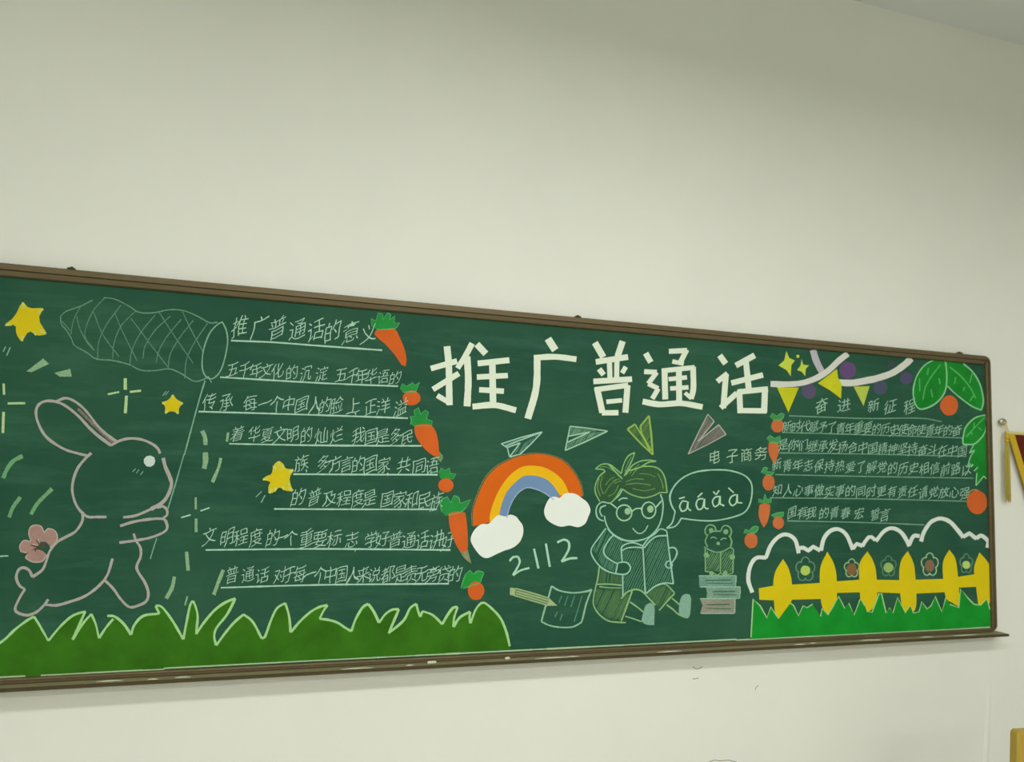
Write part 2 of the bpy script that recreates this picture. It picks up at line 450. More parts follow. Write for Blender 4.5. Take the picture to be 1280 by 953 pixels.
d = Draw(); d.lines(cB, [[(255, 222), (280, 228), (300, 205)], [(205, 222), (240, 230)], [(240, 240), (232, 262)], [(262, 215), (240, 185)], [(270, 240), (300, 232)]], 1.6, .85)
d.build('flower_heart', chalk((112, 62, 58), .85), rab, 'dark red heart of the tail flower')
# ---------------------------------------------------------------- net
d = Draw()
d.lines(cN, [[(300, 260), (330, 235), (400, 210), (460, 180)], [(515, 168), (570, 175), (640, 210), (690, 240), (760, 243), (840, 228), (910, 232), (980, 260), (1040, 292), (1080, 290)],
    [(300, 260), (305, 300), (330, 330), (355, 372), (370, 405), (430, 440), (480, 472), (560, 480), (640, 500), (700, 528), (770, 530), (840, 522), (900, 545), (960, 582), (1000, 578), (1030, 562)]], 1.5)
net = d.build('net_drawing', chalk((112, 152, 128), .72), label='thin chalk butterfly net at the upper left')
d = Draw(); d.lines(cN, [[(400, 210), (365, 280), (352, 350)], [(520, 168), (465, 230), (425, 320), (425, 370), (460, 415)], [(600, 205), (530, 300), (490, 390), (485, 480)],
    [(675, 232), (600, 310), (565, 400), (560, 470)], [(770, 255), (700, 340), (655, 430), (645, 500)], [(845, 260), (770, 330), (720, 410), (710, 470)],
    [(900, 275), (830, 360), (790, 430), (775, 490)], [(960, 280), (890, 370), (845, 450), (835, 520)], [(1030, 295), (960, 400), (925, 480), (918, 570)],
    [(380, 260), (400, 330), (440, 400), (470, 430)], [(465, 240), (510, 350), (590, 460)], [(570, 245), (610, 340), (680, 480)], [(650, 270), (740, 390), (835, 515)],
    [(790, 240), (860, 350), (960, 495)], [(905, 235), (950, 330), (1010, 440)], [(308, 285), (352, 335)]], 1.3, .5)
d.build('netting', chalk((98, 140, 116), .68), net, 'crossing mesh lines')
d = Draw(); d.line(cN([(1105, 290), (1126, 340), (1128, 410), (1100, 520), (1060, 568), (1025, 562), (1004, 515), (1010, 430), (1038, 350), (1075, 305), (1105, 288)]), 1.7, .8)
d.build('hoop', chalk((132, 172, 148), .8), net)
d = Draw(); d.line(cN([(1018, 580), (985, 690), (915, 950)]), 1.7, .8).line([(230, 568), (220, 603), (210, 636)], 1.5, .8)
Draw().line(cB([(1038, 175), (1015, 245), (995, 312)]), 1.4, .8).build('net_pole', chalk((128, 170, 146), .8), net)
d.lines(cN, [[(1012, 575), (1035, 560), (1050, 590)]], 1.4)
d.build('net_pole', chalk((128, 170, 146), .8), net)

# ---------------------------------------------------------------- stars
STAR = chalk((206, 186, 30), .95, 300, .1); STARE = chalk((196, 206, 112), .8)
def chaikin(p, a=.22):
    out = []
    for i in range(len(p)):
        u, v_ = Vector(p[i]), Vector(p[(i+1) % len(p)]); out += [tuple(u.lerp(v_, a)), tuple(u.lerp(v_, 1-a))]
    return out
def star(pts, label):
    s = Draw(); gx = sum(p[0] for p in pts)/len(pts); gy = sum(p[1] for p in pts)/len(pts)
    s.fill(chaikin([(gx+(x-gx)*1.07, gy+(y-gy)*1.07) for x, y in pts]), .4, sm=False); s = s.build('star_drawing', STAR, label=label)
    cx = sum(p[0] for p in pts)/len(pts); cy = sum(p[1] for p in pts)/len(pts); e = Draw()
    for i, p in enumerate(pts):
        if math.hypot(p[0]-cx, p[1]-cy) > .5*sum(math.hypot(q[0]-cx, q[1]-cy) for q in pts)/len(pts)*1.9:
            q = (p[0]*.7+cx*.3, p[1]*.7+cy*.3); Draw().line([p, q], 4, .6, taper=.3).build('star_tip', STARE, s, 'paler chalk tip')
star(cF([(150, 308), (190, 355), (285, 350), (245, 420), (305, 515), (240, 525), (190, 490), (145, 565), (110, 510), (110, 455), (35, 458), (100, 410)]), 'large yellow chalk star at the upper left corner')
star(cN([(858, 650), (875, 675), (908, 692), (887, 712), (885, 745), (855, 727), (820, 742), (824, 708), (805, 690), (838, 678)]), 'smallest yellow chalk star beside the net pole')
star(cI([(200, 122), (240, 150), (255, 192), (330, 195), (287, 265), (300, 330), (325, 380), (250, 372), (205, 340), (165, 385), (115, 400), (115, 330), (138, 300), (60, 280), (100, 250), (145, 235), (155, 160)]), 'yellow chalk star left of the fifth line of writing')

# ---------------------------------------------------------------- loose dashes and glints
G1 = chalk((140, 176, 138), .75); G2 = chalk((176, 206, 150), .85)
def single(name, mat, label, draws):
    d = Draw()
    for fn, pts, w_ in draws:
        if w_ == 0: d.fill(fn(pts), .4, sm=False)
        else: d.line(fn(pts), w_, .5)
    return d.build(name, mat, label=label)
single('chalk_dash', G1, 'pale dash under the large star', [(cF, [(175, 765), (285, 680), (325, 715), (210, 770)], 0)])
single('chalk_dash', G1, 'short pale dash right of the one under the star', [(cF, [(360, 775), (465, 748), (475, 800), (395, 800)], 0)])
for pts in ([(20, 625), (50, 560), (90, 510), (150, 478)], [(60, 885), (85, 820), (135, 750)], [(205, 865), (250, 790), (345, 695)]):
    single('chalk_dash', chalk((112, 164, 116), .8), 'thick green dash left of the rabbit', [(cA, pts, 5)])
for fn, pts, w_ in ((cB, [(1235, 265), (1245, 390)], 4.6), (cB, [(1155, 430), (1140, 500), (1100, 575)], 4.6), (cC, [(525, 385), (495, 460), (462, 550)], 4.6),
                    (cH, [(160, 415), (185, 470), (190, 540)], 5), (cH, [(188, 605), (190, 680), (178, 750)], 6), (cH, [(325, 655), (305, 740), (250, 870)], 4.4),
                    (cH, [(390, 430), (378, 510)], 3.4), (cC, [(345, 45), (345, 135)], 3.2), (cB, [(1240, 560), (1225, 620)], 2.4)):
    single('chalk_dash', G1, 'pale green dash right of the rabbit', [(fn, pts, w_)])
single('glint_drawing', G2, 'half a four-armed chalk glint at the left edge', [(cN, [(18, 595), (20, 650)], 3), (cN, [(38, 693), (125, 692)], 2.8), (cN, [(18, 735), (14, 840)], 3.2)])
single('glint_drawing', G2, 'four-armed chalk glint above the rabbit', [(cN, [(622, 568), (622, 625)], 3.8), (cN, [(535, 648), (592, 636)], 2.4), (cN, [(645, 636), (700, 630)], 2.4), (cN, [(628, 655), (622, 742)], 4)])
single('chalk_tick', THIN2, 'small paired ticks', [(cF, [(20, 635), (38, 600)], 1.5), (cF, [(45, 660), (68, 605)], 1.7)])
single('chalk_tick', THIN2, 'small paired ticks', [(cN, [(808, 655), (824, 633)], 1.1), (cN, [(822, 652), (838, 631)], 1.1)])
single('chalk_tick', THIN, 'chalk glint right of the rabbit paws', [(cA, [(1200, 886), (1262, 868)], 1.8)])
single('chalk_dash', G1, 'upper arm of the glint right of the paws', [(lambda p: p, [(244.6, 622), (244.8, 637)], 2.6)])
single('chalk_tick', THIN, 'right arm of the glint', [(lambda p: p, [(250.5, 639), (262, 635)], 2)])
single('chalk_tick', THIN, 'small tick at the left edge', [(cB, [(0, 295), (55, 292)], 1.8)])
single('chalk_tick', THIN2, 'small paired ticks', [(cI, [(0, 435), (50, 385)], 1.2), (cI, [(45, 485), (80, 420)], 1.5)])

# ---------------------------------------------------------------- writing, left block
LEFT = [
 ('推广普通话的意义', [300, 325, 347, 372, 395, 416, 439, 461], 407.5, 417, 27, [(288.7, 426), (340, 428), (400, 432.5), (477.7, 438)]),
 ('五千年文化的沉淀五千年华语的', [291, 306, 320, 333, 347, 365, 382, 402, 427, 441, 452, 464, 479, 494], 461, 472.5, 19.5, [(275.2, 471.7), (400, 479), (497.5, 483)]),
 ('传承每一个中国人的脸上,正洋溢', [262, 283, 313, 331, 346, 361, 377, 394, 406, 421, 442, 452, 463, 479, 501], 503, 509, 21.5, [(248.4, 514.7), (330, 517), (410, 519.5), (510, 523)]),
 ('着华夏文明的灿烂我国是多民', [297, 318, 334, 350, 366, 383, 402, 421, 448, 464, 478, 495, 509], 542.5, 546.5, 21, [(286.6, 555), (400, 557), (527, 557.6)]),
 ('族,多方言的国家,共同语', [377, 391, 405, 419, 433, 448, 463, 480, 493, 505, 524, 540], 579, 583, 22, [(366.7, 593), (450, 593.5), (547, 593.7)]),
 ('的普及程度是国家和民族', [373, 393, 412, 430, 447, 462, 484, 500, 515, 531, 546], 621.5, 626, 22, [(342.7, 636.5), (450, 637), (546, 637)]),
 ('文明程度的一个重要标志,学好普通话讲好', [262, 284, 301, 320, 341, 352, 364, 383, 400, 418, 440, 452, 464, 478, 494, 511, 528, 545, 560], 671, 676.5, 22, [(257, 687.8), (400, 686.5), (563, 687.8)]),
 ('普通话对于每一个中国人来说都是责无旁贷的', [290, 310, 328, 350, 362, 375, 387, 400, 413, 427, 441, 454, 468, 485, 501, 514, 527, 541, 555, 569], 719, 718, 21.5, [(276, 735), (400, 731.5), (561, 730)]),
]
ink = Draw.count
for t, xs, y0, y1, sz, ul in LEFT:
    o = Draw().line(ul, 2.0, .4).build('writing_line', THIN, label='ruled line carrying pale green Chinese handwriting, left block')
    write(o, THIN, t, xs, y0, y1, sz)
RIGHT = [
 ('奋进新征程', [1027, 1055, 1092, 1113, 1137], 507, 508.5, 18, .95, [(986.5, 520), (1080, 523.3), (1148, 523), (1177, 527.3)]),
 ('新时代赋予了青年重要的历史使命使青年的奋', None, 533, 539, 14.5, .92, [(977.7, 540.8), (1090, 544), (1202, 547.7)]),
 ('是你们继承发扬合中国精神坚持奋斗在中国', None, 556, 564, 15, .92, [(974, 566.4), (1090, 568), (1208, 570.8)]),
 ('新青年志保持热爱了解党的历史相信前路以', None, 581.5, 587, 15, .92, [(969, 593.5), (1090, 596), (1216.6, 598)]),
 ('知人心事做实事的同时更有责任请党放心强', None, 613, 616, 15, .92, [(962.6, 622.5), (1090, 624), (1208, 626.9)]),
 ('国有我的青春宏誓言.', [990, 1003, 1014, 1030, 1043, 1057, 1074, 1094, 1106, 1114], 641, 643, 15.5, .88, [(984, 651.4), (1080, 653.5), (1155.5, 656.4)]),
]
rng = {1: (984, 1196), 2: (979, 1203), 3: (971, 1208), 4: (972, 1206)}
for i, (t, xs, y0, y1, sz, wx, ul) in enumerate(RIGHT):
    if xs is None:
        a, b_ = rng[i]; xs = [a+(b_-a)*k/(len(t)-1) for k in range(len(t))]
    o = Draw().line(ul, 1.3, .4).build('writing_line', chalk((120, 162, 136), .75), label='ruled line carrying tiny crowded Chinese handwriting, right block')
    write(o, chalk((156, 194, 172), .8), t, xs, y0, y1, sz, wx, .30, -.004, amp=.018)
write(None, chalk((168, 200, 172), .85), '电子商务', [893, 915.5, 933, 951.5], 571.5, 566.5, 19, .9, .12, -.006)

# ---------------------------------------------------------------- heading
def title(label, strokes, fn):
    d = Draw()
    for w_, pts in strokes: d.line(fn(pts), w_*.18883, .5, sm=False, var=.05) if len(pts) == 2 else d.line(fn(pts), w_*.18883, .5, var=.05)
    return d
TT = [
 (cU, [(42, [(205, 122), (217, 250), (219, 400), (222, 512)]), (34, [(228, 500), (140, 448)]), (38, [(98, 270), (272, 220)]), (38, [(112, 408), (284, 302)]),
       (38, [(372, 103), (325, 190), (275, 268)]), (44, [(338, 190), (346, 350), (338, 520)]), (42, [(403, 108), (462, 172)]),
       (38, [(408, 236), (618, 214)]), (36, [(403, 326), (608, 316)]), (36, [(418, 410), (582, 420)]), (42, [(505, 218), (510, 498)]), (40, [(374, 522), (520, 512), (662, 546)])]),
 (cU, [(48, [(873, 72), (922, 148)]), (38, [(780, 198), (920, 192), (1062, 208)]), (44, [(803, 198), (795, 400), (740, 602)])]),
 (cW, [(42, [(72, 98), (128, 195)]), (40, [(256, 88), (222, 190)]), (38, [(78, 226), (292, 193)]), (34, [(168, 212), (172, 338)]), (34, [(218, 208), (216, 338)]),
       (36, [(100, 272), (130, 312)]), (32, [(277, 258), (252, 300)]), (38, [(62, 355), (318, 340)]), (40, [(86, 398), (122, 562)]), (34, [(70, 410), (292, 380)]),
       (40, [(288, 380), (274, 562)]), (30, [(148, 490), (252, 480)]), (34, [(118, 563), (228, 562)])]),
 (cW, [(38, [(408, 168), (442, 228)]), (32, [(398, 290), (482, 294), (425, 370), (492, 402), (452, 470)]), (38, [(388, 488), (500, 507), (640, 500), (785, 524)]),
       (34, [(562, 156), (682, 150)]), (34, [(680, 145), (640, 225)]), (30, [(585, 222), (660, 238)]), (38, [(533, 275), (538, 474)]), (34, [(515, 285), (732, 262)]), (38, [(722, 258), (724, 400), (708, 470)]), (26, [(712, 468), (668, 430)]),
       (38, [(628, 278), (630, 482)]), (30, [(560, 340), (682, 328)]), (30, [(570, 402), (692, 394)])]),
 (cW, [(38, [(898, 182), (938, 238)]), (34, [(882, 356), (950, 302)]), (38, [(940, 305), (922, 532)]), (36, [(905, 530), (1012, 432)]),
       (38, [(1005, 250), (1130, 182)]), (38, [(975, 366), (1185, 312)]), (38, [(1072, 222), (1090, 402)]), (38, [(1028, 415), (1035, 565)]), (36, [(1018, 425), (1218, 405)]),
       (40, [(1198, 408), (1192, 562)]), (36, [(1020, 548), (1208, 550)])]),
]

names = ['first', 'second', 'third', 'fourth', 'fifth']
for i, (fn, st) in enumerate(TT):
    d = title('', st, fn)
    d.build('heading_character', WHITE, label='large white brush-stroke Chinese heading character, %s of five' % names[i])

# ---------------------------------------------------------------- carrots
ORANGE = chalk((204, 96, 40), .95, 300, .12); CGREEN = chalk((44, 142, 66), .9, 300, .15); CG2 = chalk((88, 168, 108), .8)
OR2 = chalk((196, 108, 62), .92, 300, .12)
def carrot(body, leaves, label, om=ORANGE, lm=CGREEN, edge=2):
    d = Draw()
    if len(body) == 4: d.disc(*body, h=.5, wob=.03)
    else: d.fill(body, .5)
    o = d.build('carrot_drawing', om, label=label)
    e = Draw(); e.fill(chaikin(leaves, .15), .4, sm=False); lv = e.build('carrot_leaves', lm, o, 'green leaves')
    e = Draw()
    n = len(leaves)
    for i in range(0, n-2, edge): e.line([leaves[i], leaves[i+1], leaves[i+2]], 1.3, .6, taper=.5)
    e.build('leaf_outline', CG2, o, 'lighter green leaf outline')
    return o
def rd(fn, cx, cy, rx, ry, k):
    x, y = fn([(cx, cy)])[0]; return (x, y, rx*k, ry*k)
k1 = .14162; k2 = .12589
carrot(cJ([(622, 340), (640, 302), (720, 292), (800, 290), (850, 380), (890, 480), (905, 560), (898, 622), (865, 612), (800, 520), (720, 430), (660, 380)]),
       cJ([(600, 275), (592, 200), (635, 222), (655, 150), (695, 160), (700, 210), (735, 150), (765, 165), (755, 210), (800, 178), (795, 240), (845, 240), (820, 278), (800, 292), (640, 296)]),
       'long orange carrot drawing at the top of the left column')
carrot(rd(cK, 880, 125, 78, 66, k1), cJ([(850, 825), (868, 775), (905, 800), (960, 765), (975, 790), (1022, 765), (1000, 810), (985, 848), (870, 850)]), 'round orange carrot drawing under the top one')
carrot(cK([(905, 370), (975, 358), (1050, 365), (1095, 430), (1115, 520), (1122, 600), (1128, 640), (1080, 640), (1000, 580), (930, 490), (905, 420)]),
       cK([(865, 360), (880, 325), (865, 290), (910, 290), (900, 235), (940, 210), (960, 270), (1000, 230), (1030, 255), (1010, 310), (1062, 330), (1055, 370), (900, 372)]), 'long orange carrot drawing left of the heading')
carrot(rd(cL, 688, 190, 68, 62, k1), cL([(625, 80), (645, 35), (680, 60), (720, 38), (725, 85), (775, 92), (750, 138), (640, 136)]), 'small round orange carrot drawing in mid column')
c5 = carrot(cL([(712, 440), (780, 422), (858, 430), (872, 520), (880, 640), (878, 755), (840, 775), (800, 755), (750, 650), (718, 540)]),
       cL([(650, 425), (640, 330), (700, 290), (730, 345), (760, 280), (800, 300), (812, 350), (905, 318), (870, 380), (820, 425), (710, 455), (690, 462)]), 'long orange carrot drawing left of the rainbow')
Draw().fill(cL([(800, 755), (840, 772), (880, 755), (912, 882), (880, 860), (840, 820)]), .45).build('carrot_tip', chalk((150, 150, 110), .6), c5, 'greyish tip')
c3t = Draw().fill(cK([(1080, 640), (1128, 600), (1158, 650), (1135, 692)]), .42); c3t.build('carrot_tip', chalk((120, 150, 100), .55), c5, 'greyish tip')
carrot(rd(cE, 812, 345, 74, 82, k1), cE([(680, 322), (700, 250), (720, 200), (760, 163), (790, 200), (830, 170), (885, 185), (860, 240), (850, 275), (770, 300), (700, 325)]), 'round orange carrot drawing at the bottom of the left column', lm=chalk((40, 150, 60), .9, 300, .15))
lg = chalk((74, 148, 84), .8, 300, .2)
carrot(rd(cO, 175, 815, 64, 66, k2), cO([(98, 725), (125, 690), (170, 718), (210, 690), (242, 700), (215, 750), (130, 760)]), 'small orange carrot drawing at the top of the right column', OR2, lg)
carrot(cQ([(85, 110), (130, 97), (180, 110), (188, 190), (172, 250), (148, 320), (112, 270), (85, 200)]), cQ([(65, 70), (100, 38), (140, 65), (200, 42), (203, 90), (180, 108), (92, 106)]), 'pointed orange carrot drawing right of the four characters', OR2, lg)
carrot(rd(cQ, 85, 505, 60, 80, k2), cQ([(12, 408), (40, 355), (78, 358), (62, 395), (142, 400), (110, 428), (55, 425)]), 'oval orange carrot drawing right of the speech bubble', OR2, lg)
carrot(cM([(1028, 565), (1080, 552), (1132, 565), (1130, 640), (1105, 740), (1070, 792), (1040, 740), (1018, 660)]), cM([(1018, 545), (1020, 508), (1065, 525), (1082, 458), (1102, 515), (1148, 503), (1140, 550), (1080, 556)]), 'long orange carrot drawing under the right column', OR2, lg)
carrot(rd(cM, 1215, 745, 56, 62, k2), cM([(1142, 672), (1195, 650), (1268, 638), (1262, 682), (1165, 694)]), 'small orange carrot drawing under the last line', OR2, lg)
carrot(rd(cP, 605, 245, 56, 66, .14688), cP([(542, 185), (555, 150), (590, 162), (630, 125), (668, 130), (650, 172), (600, 186)]), 'lowest small orange carrot drawing, by the cloud outline', OR2, lg)

# ---------------------------------------------------------------- rainbow
o_out = cY([(150, 765), (150, 640), (190, 500), (260, 350), (350, 250), (450, 190), (560, 145), (720, 125), (860, 150), (960, 200), (1040, 290), (1095, 390), (1118, 500)])
o_in = cY([(300, 745), (300, 660), (340, 530), (400, 410), (480, 310), (570, 245), (660, 228), (780, 245), (880, 300), (950, 370), (1002, 480)])
y_in = cY([(380, 690), (400, 580), (450, 460), (520, 380), (600, 320), (700, 318), (790, 345), (850, 395), (918, 490)])
b_in = cY([(448, 690), (480, 580), (540, 480), (620, 425), (700, 435), (780, 470), (865, 530)])
def band(a, b_, h): return Draw().fill(smooth(a, 3)+smooth(b_, 3)[::-1], h, sm=False)
rb = band(o_out, b_in, .2).build('rainbow_drawing', chalk((206, 98, 28), .97, 300, .08), label='painted rainbow with orange, yellow and blue bands')
band(o_in, y_in, .4).build('yellow_band', chalk((232, 178, 30), .97, 300, .1), rb, 'yellow band')
band(y_in, b_in, .45).build('blue_band', chalk((110, 140, 176), .97, 300, .08), rb, 'blue band')
Draw().line(b_in, 1.2, .8).build('inner_outline', chalk((160, 176, 200), .85), rb, 'pale inner line')
Draw().line([(x-1.2, y-1.0) for x, y in o_out[:8]]+[(x+1, y-.8) for x, y in o_out[8:]], 1.1, .8).build('outer_outline', chalk((140, 130, 80), .6), rb, 'dull outer line')
CW = chalk((220, 226, 220), .99, 300, .03)
cloud1 = [(611, 654.8), (618, 647.7), (623.8, 644), (631, 646), (638, 643.5), (645, 646), (648.6, 650.5), (653.5, 657.6), (653.8, 668), (649.5, 678), (641, 685), (631, 688.5), (621, 692.8),
          (610, 697.8), (602, 696), (594, 687), (588.5, 676.5), (590, 668), (595, 660.5), (602, 655.5)]
Draw().fill(cloud1, .7).build('cloud_drawing', CW, label='white painted cloud at the left foot of the rainbow')
Draw().fill(cY([(915, 515), (950, 480), (1000, 470), (1060, 480), (1110, 515), (1160, 555), (1187, 620), (1168, 680), (1140, 740), (1080, 772), (1000, 757), (930, 768), (860, 745),
                (800, 700), (778, 640), (790, 580), (830, 512), (880, 503)]), .7).build('cloud_drawing', CW, label='white painted cloud at the right foot of the rainbow')

# ---------------------------------------------------------------- number, pencil, paper
d = Draw(); d.lines(cX, [[(120, 295), (150, 260), (195, 255), (210, 300), (190, 350), (150, 420)], [(150, 420), (215, 378), (295, 355)], [(335, 185), (375, 360)], [(440, 140), (475, 345)],
    [(540, 130), (600, 105), (640, 125), (645, 180), (620, 235), (580, 300)], [(580, 300), (650, 272), (718, 268)]], 2.7)
d.build('number_writing', chalk((164, 206, 182), .88), label='handwritten chalk number 2112')
pap = cX([(490, 515), (560, 555), (680, 575), (800, 562), (845, 545)])
d = Draw(); d.line(pap, 2.2).lines(cX, [[(845, 545), (800, 660), (775, 760), (755, 835)], [(755, 835), (680, 875), (580, 880), (480, 865), (400, 830)], [(400, 830), (430, 720), (470, 590), (490, 515)]], 2.1)
pp = d.build('paper_drawing', chalk((142, 186, 158), .85), label='chalk outline of a curling sheet of paper')
Draw().lines(cX, [[(580, 600), (555, 665)], [(635, 600), (605, 690)], [(695, 600), (660, 700)], [(760, 600), (690, 830)], [(540, 745), (520, 790)], [(585, 765), (565, 818)]], 1.5, .4).build('paper_shading', chalk((88, 140, 116), .6), pp, 'faint shading strokes')
d = Draw(); d.fill(cX([(125, 528), (175, 535), (165, 602), (122, 592)]), .5, sm=False).fill(cX([(470, 622), (540, 688), (448, 690)]), .8, sm=False)
d.lines(cX, [[(170, 535), (300, 570), (470, 622)], [(165, 600), (300, 640), (445, 682)], [(180, 560), (460, 640)], [(178, 580), (450, 662)]], 1.4, .8)
pn = d.build('pencil_drawing', chalk((162, 180, 130), .85), label='chalk drawing of a pencil lying on the paper')
Draw().fill(cX([(175, 537), (468, 622), (446, 682), (168, 600)]), .6, sm=False).build('pencil_body', chalk((98, 132, 92), .75), pn, 'olive pencil body')

# ---------------------------------------------------------------- paper planes
def plane(fn, lines_, fills, lc, fc, label, w_=1.6):
    d = Draw(); d.lines(fn, lines_, w_, .7, sm=False); o = d.build('paper_plane_drawing', chalk(lc, .85), label=label)
    e = Draw()
    for f, solid in fills:
        if solid: e.fill(fn(f), .3, sm=False)
        else: e.hatch(fn(f), -58, 1.7, 1.1, .35)
    e.build('plane_shading', chalk(fc, .75), o, 'shaded wing')
plane(cU, [[(565, 768), (700, 725), (835, 690)], [(835, 690), (760, 770), (688, 838), (620, 855)], [(565, 768), (605, 795)], [(605, 795), (620, 855)], [(605, 792), (690, 762)], [(690, 762), (622, 852)], [(590, 785), (660, 755), (830, 692)]],
      [([(640, 835), (700, 770), (810, 705), (688, 838)], 0), ([(575, 768), (800, 700), (690, 755), (605, 790)], 0)], (160, 200, 182), (96, 142, 124), 'chalk paper plane above the rainbow')
plane(cU, [[(1020, 652), (1140, 665), (1268, 684)], [(1268, 684), (1120, 755), (988, 812)], [(988, 812), (1020, 652)], [(1008, 718), (1150, 690)], [(1150, 690), (1002, 758)]],
      [([(1020, 655), (1255, 684), (1150, 690), (1008, 715)], 0), ([(1150, 692), (1255, 686), (992, 808), (1002, 758)], 0)], (156, 196, 170), (112, 156, 128), 'pale green chalk paper plane pointing right')
plane(cW, [[(430, 582), (445, 700), (455, 840)], [(455, 840), (380, 770), (288, 672)], [(288, 672), (338, 638)], [(338, 638), (400, 740), (440, 825)], [(372, 652), (430, 582)], [(372, 652), (382, 700), (445, 815)]],
      [([(290, 672), (338, 640), (400, 740), (450, 838)], 0), ([(375, 655), (430, 585), (452, 830), (385, 700)], 0)], (142, 176, 86), (96, 132, 66), 'yellow-green chalk paper plane pointing down', 2.0)
plane(cW, [[(820, 572), (755, 700), (690, 836)], [(690, 836), (815, 775), (940, 706)], [(940, 706), (892, 642)], [(892, 642), (755, 752)], [(755, 752), (862, 620)], [(862, 620), (820, 572)]],
      [([(820, 575), (860, 620), (755, 750), (695, 832)], 0), ([(755, 752), (892, 642), (938, 705), (692, 834)], 0)], (172, 168, 162), (140, 126, 122), 'greyish pink chalk paper plane pointing down left', 1.4)

# ---------------------------------------------------------------- boy with glasses
HL = chalk((136, 180, 112), .85); BL = chalk((150, 194, 170), .88)
d = Draw(); d.lines(cZ, [[(250, 670), (262, 730), (290, 790), (340, 840), (430, 885), (540, 890), (640, 860), (720, 780), (758, 680), (768, 560), (745, 480)],
    [(290, 562), (230, 550), (185, 590), (180, 660), (205, 702), (245, 716)], [(265, 580), (222, 595), (210, 635), (232, 678)], [(375, 537), (410, 516), (455, 518)],
    [(500, 780), (530, 815), (570, 828), (610, 800), (635, 755)], [(410, 435), (380, 490), (320, 545)]], 1.6)
boy = d.build('boy_drawing', BL, label='chalk drawing of a boy in round glasses reading a book')
circ = lambda cx, cy, rx, ry, n=16: [(cx+rx*math.cos(2*math.pi*i/n), cy+ry*math.sin(2*math.pi*i/n)) for i in range(n+1)]
d = Draw(); d.lines(cZ, [circ(425, 645, 68, 70), circ(642, 622, 62, 72), [(495, 632), (530, 608), (578, 606)], [(702, 600), (755, 540)], [(360, 606), (320, 572), (290, 555)]], 1.7)
d.build('glasses', chalk((160, 200, 164), .9), boy, 'round glasses')
for c, rr in (((455, 632), 26), ((657, 612), 28)): Draw().disc(*cZ([c])[0], rr*k1, rr*1.15*k1, .6).build('eye', chalk((150, 192, 150), .85), boy, 'pale eye')
d = Draw(); d.fill(cZ([(425, 335), (520, 285), (580, 240), (680, 238), (750, 272), (790, 350), (802, 462), (742, 462), (680, 495), (590, 510), (480, 478), (408, 432)]), .3)
d.fill(cZ([(250, 285), (330, 300), (410, 340), (392, 430), (350, 510), (280, 555), (210, 540), (172, 460), (180, 370)]), .3)
d.build('hair', chalk((62, 96, 62), .6, 300, .25), boy, 'olive shaded hair')
d = Draw(); d.lines(cZ, [[(250, 285), (205, 325), (172, 400), (172, 470), (210, 545)], [(300, 565), (350, 515), (385, 455), (398, 430)], [(170, 260), (220, 220), (285, 215), (340, 250), (400, 300)],
    [(180, 258), (240, 262), (260, 285)], [(285, 215), (350, 285), (410, 345)], [(400, 300), (420, 220), (460, 145), (518, 113)], [(518, 113), (500, 170), (455, 260), (425, 320)], [(440, 310), (490, 235), (560, 192), (640, 180), (708, 190)],
    [(708, 190), (640, 200), (580, 235)], [(460, 275), (530, 255), (580, 238)], [(580, 235), (680, 237), (745, 268), (785, 340), (805, 467)], [(805, 467), (740, 465)],
    [(410, 435), (480, 480), (590, 512), (680, 495), (742, 465)]], 1.6, .7)
d.build('hair_outline', HL, boy, 'yellow-green hair outline')
d = Draw(); d.lines(cZ, [[(205, 340), (190, 420), (215, 500)], [(235, 320), (215, 400), (240, 480)], [(260, 400), (300, 350), (340, 330)], [(250, 480), (300, 400), (360, 350)], [(440, 370), (520, 345), (600, 350)],
    [(440, 395), (540, 385), (660, 400)], [(560, 300), (640, 305), (700, 330)], [(470, 300), (500, 270), (560, 215)], [(490, 320), (540, 260), (620, 205)], [(430, 280), (455, 210), (490, 150)], [(280, 500), (340, 470), (375, 400)],
    [(210, 240), (270, 240), (340, 280)], [(720, 300), (755, 360), (770, 440)], [(740, 330), (775, 420)], [(330, 360), (385, 345)], [(340, 385), (400, 360)], [(500, 430), (600, 450), (700, 430)]], 1.1, .6)
d.build('hair_strand', chalk((108, 148, 88), .7), boy, 'thin hair strands')
# body
d = Draw(); d.lines(cAA, [[(265, 5), (200, 90), (135, 190), (150, 260), (210, 340), (280, 385), (350, 405), (430, 412), (470, 385), (480, 350), (460, 315), (425, 303), (370, 310), (350, 400)],
    [(280, 10), (330, 65), (290, 110), (245, 190), (260, 250), (330, 300), (370, 320)], [(330, 65), (400, 105), (500, 120), (600, 103)],
    [(400, 205), (405, 170), (445, 143), (510, 133), (590, 160)], [(400, 205), (450, 180), (520, 172), (590, 178)], [(400, 200), (407, 300)], [(412, 415), (414, 600)],
    [(590, 160), (600, 350), (612, 580)], [(590, 160), (640, 95), (700, 50), (745, 10), (800, 30), (805, 60)], [(600, 180), (660, 110), (720, 75), (805, 70)], [(805, 60), (820, 200), (840, 350), (860, 495)],
    [(860, 495), (790, 488), (720, 505), (660, 545), (620, 582)], [(820, 180), (865, 175), (892, 210), (880, 260), (850, 305)], circ(820, 325, 30, 32, 10)], 1.8)
d.build('shirt_and_book', chalk((150, 196, 176), .88), boy, 'pale blue-green shirt and open book')
d = Draw(); d.hatch(cAA([(410, 200), (590, 180), (606, 575), (560, 550), (480, 560), (416, 600), (414, 420), (475, 400), (475, 320), (410, 300)]), -65, 2.6, .9, .35)
d.hatch(cAA([(605, 185), (680, 100), (800, 75), (840, 350), (855, 485), (740, 490), (615, 575)]), -65, 2.6, 1.0, .35)
d.hatch(cAA([(265, 15), (325, 65), (255, 180), (255, 255), (360, 320), (345, 400), (240, 355), (145, 200)]), -65, 2.1, 1.1, .35)
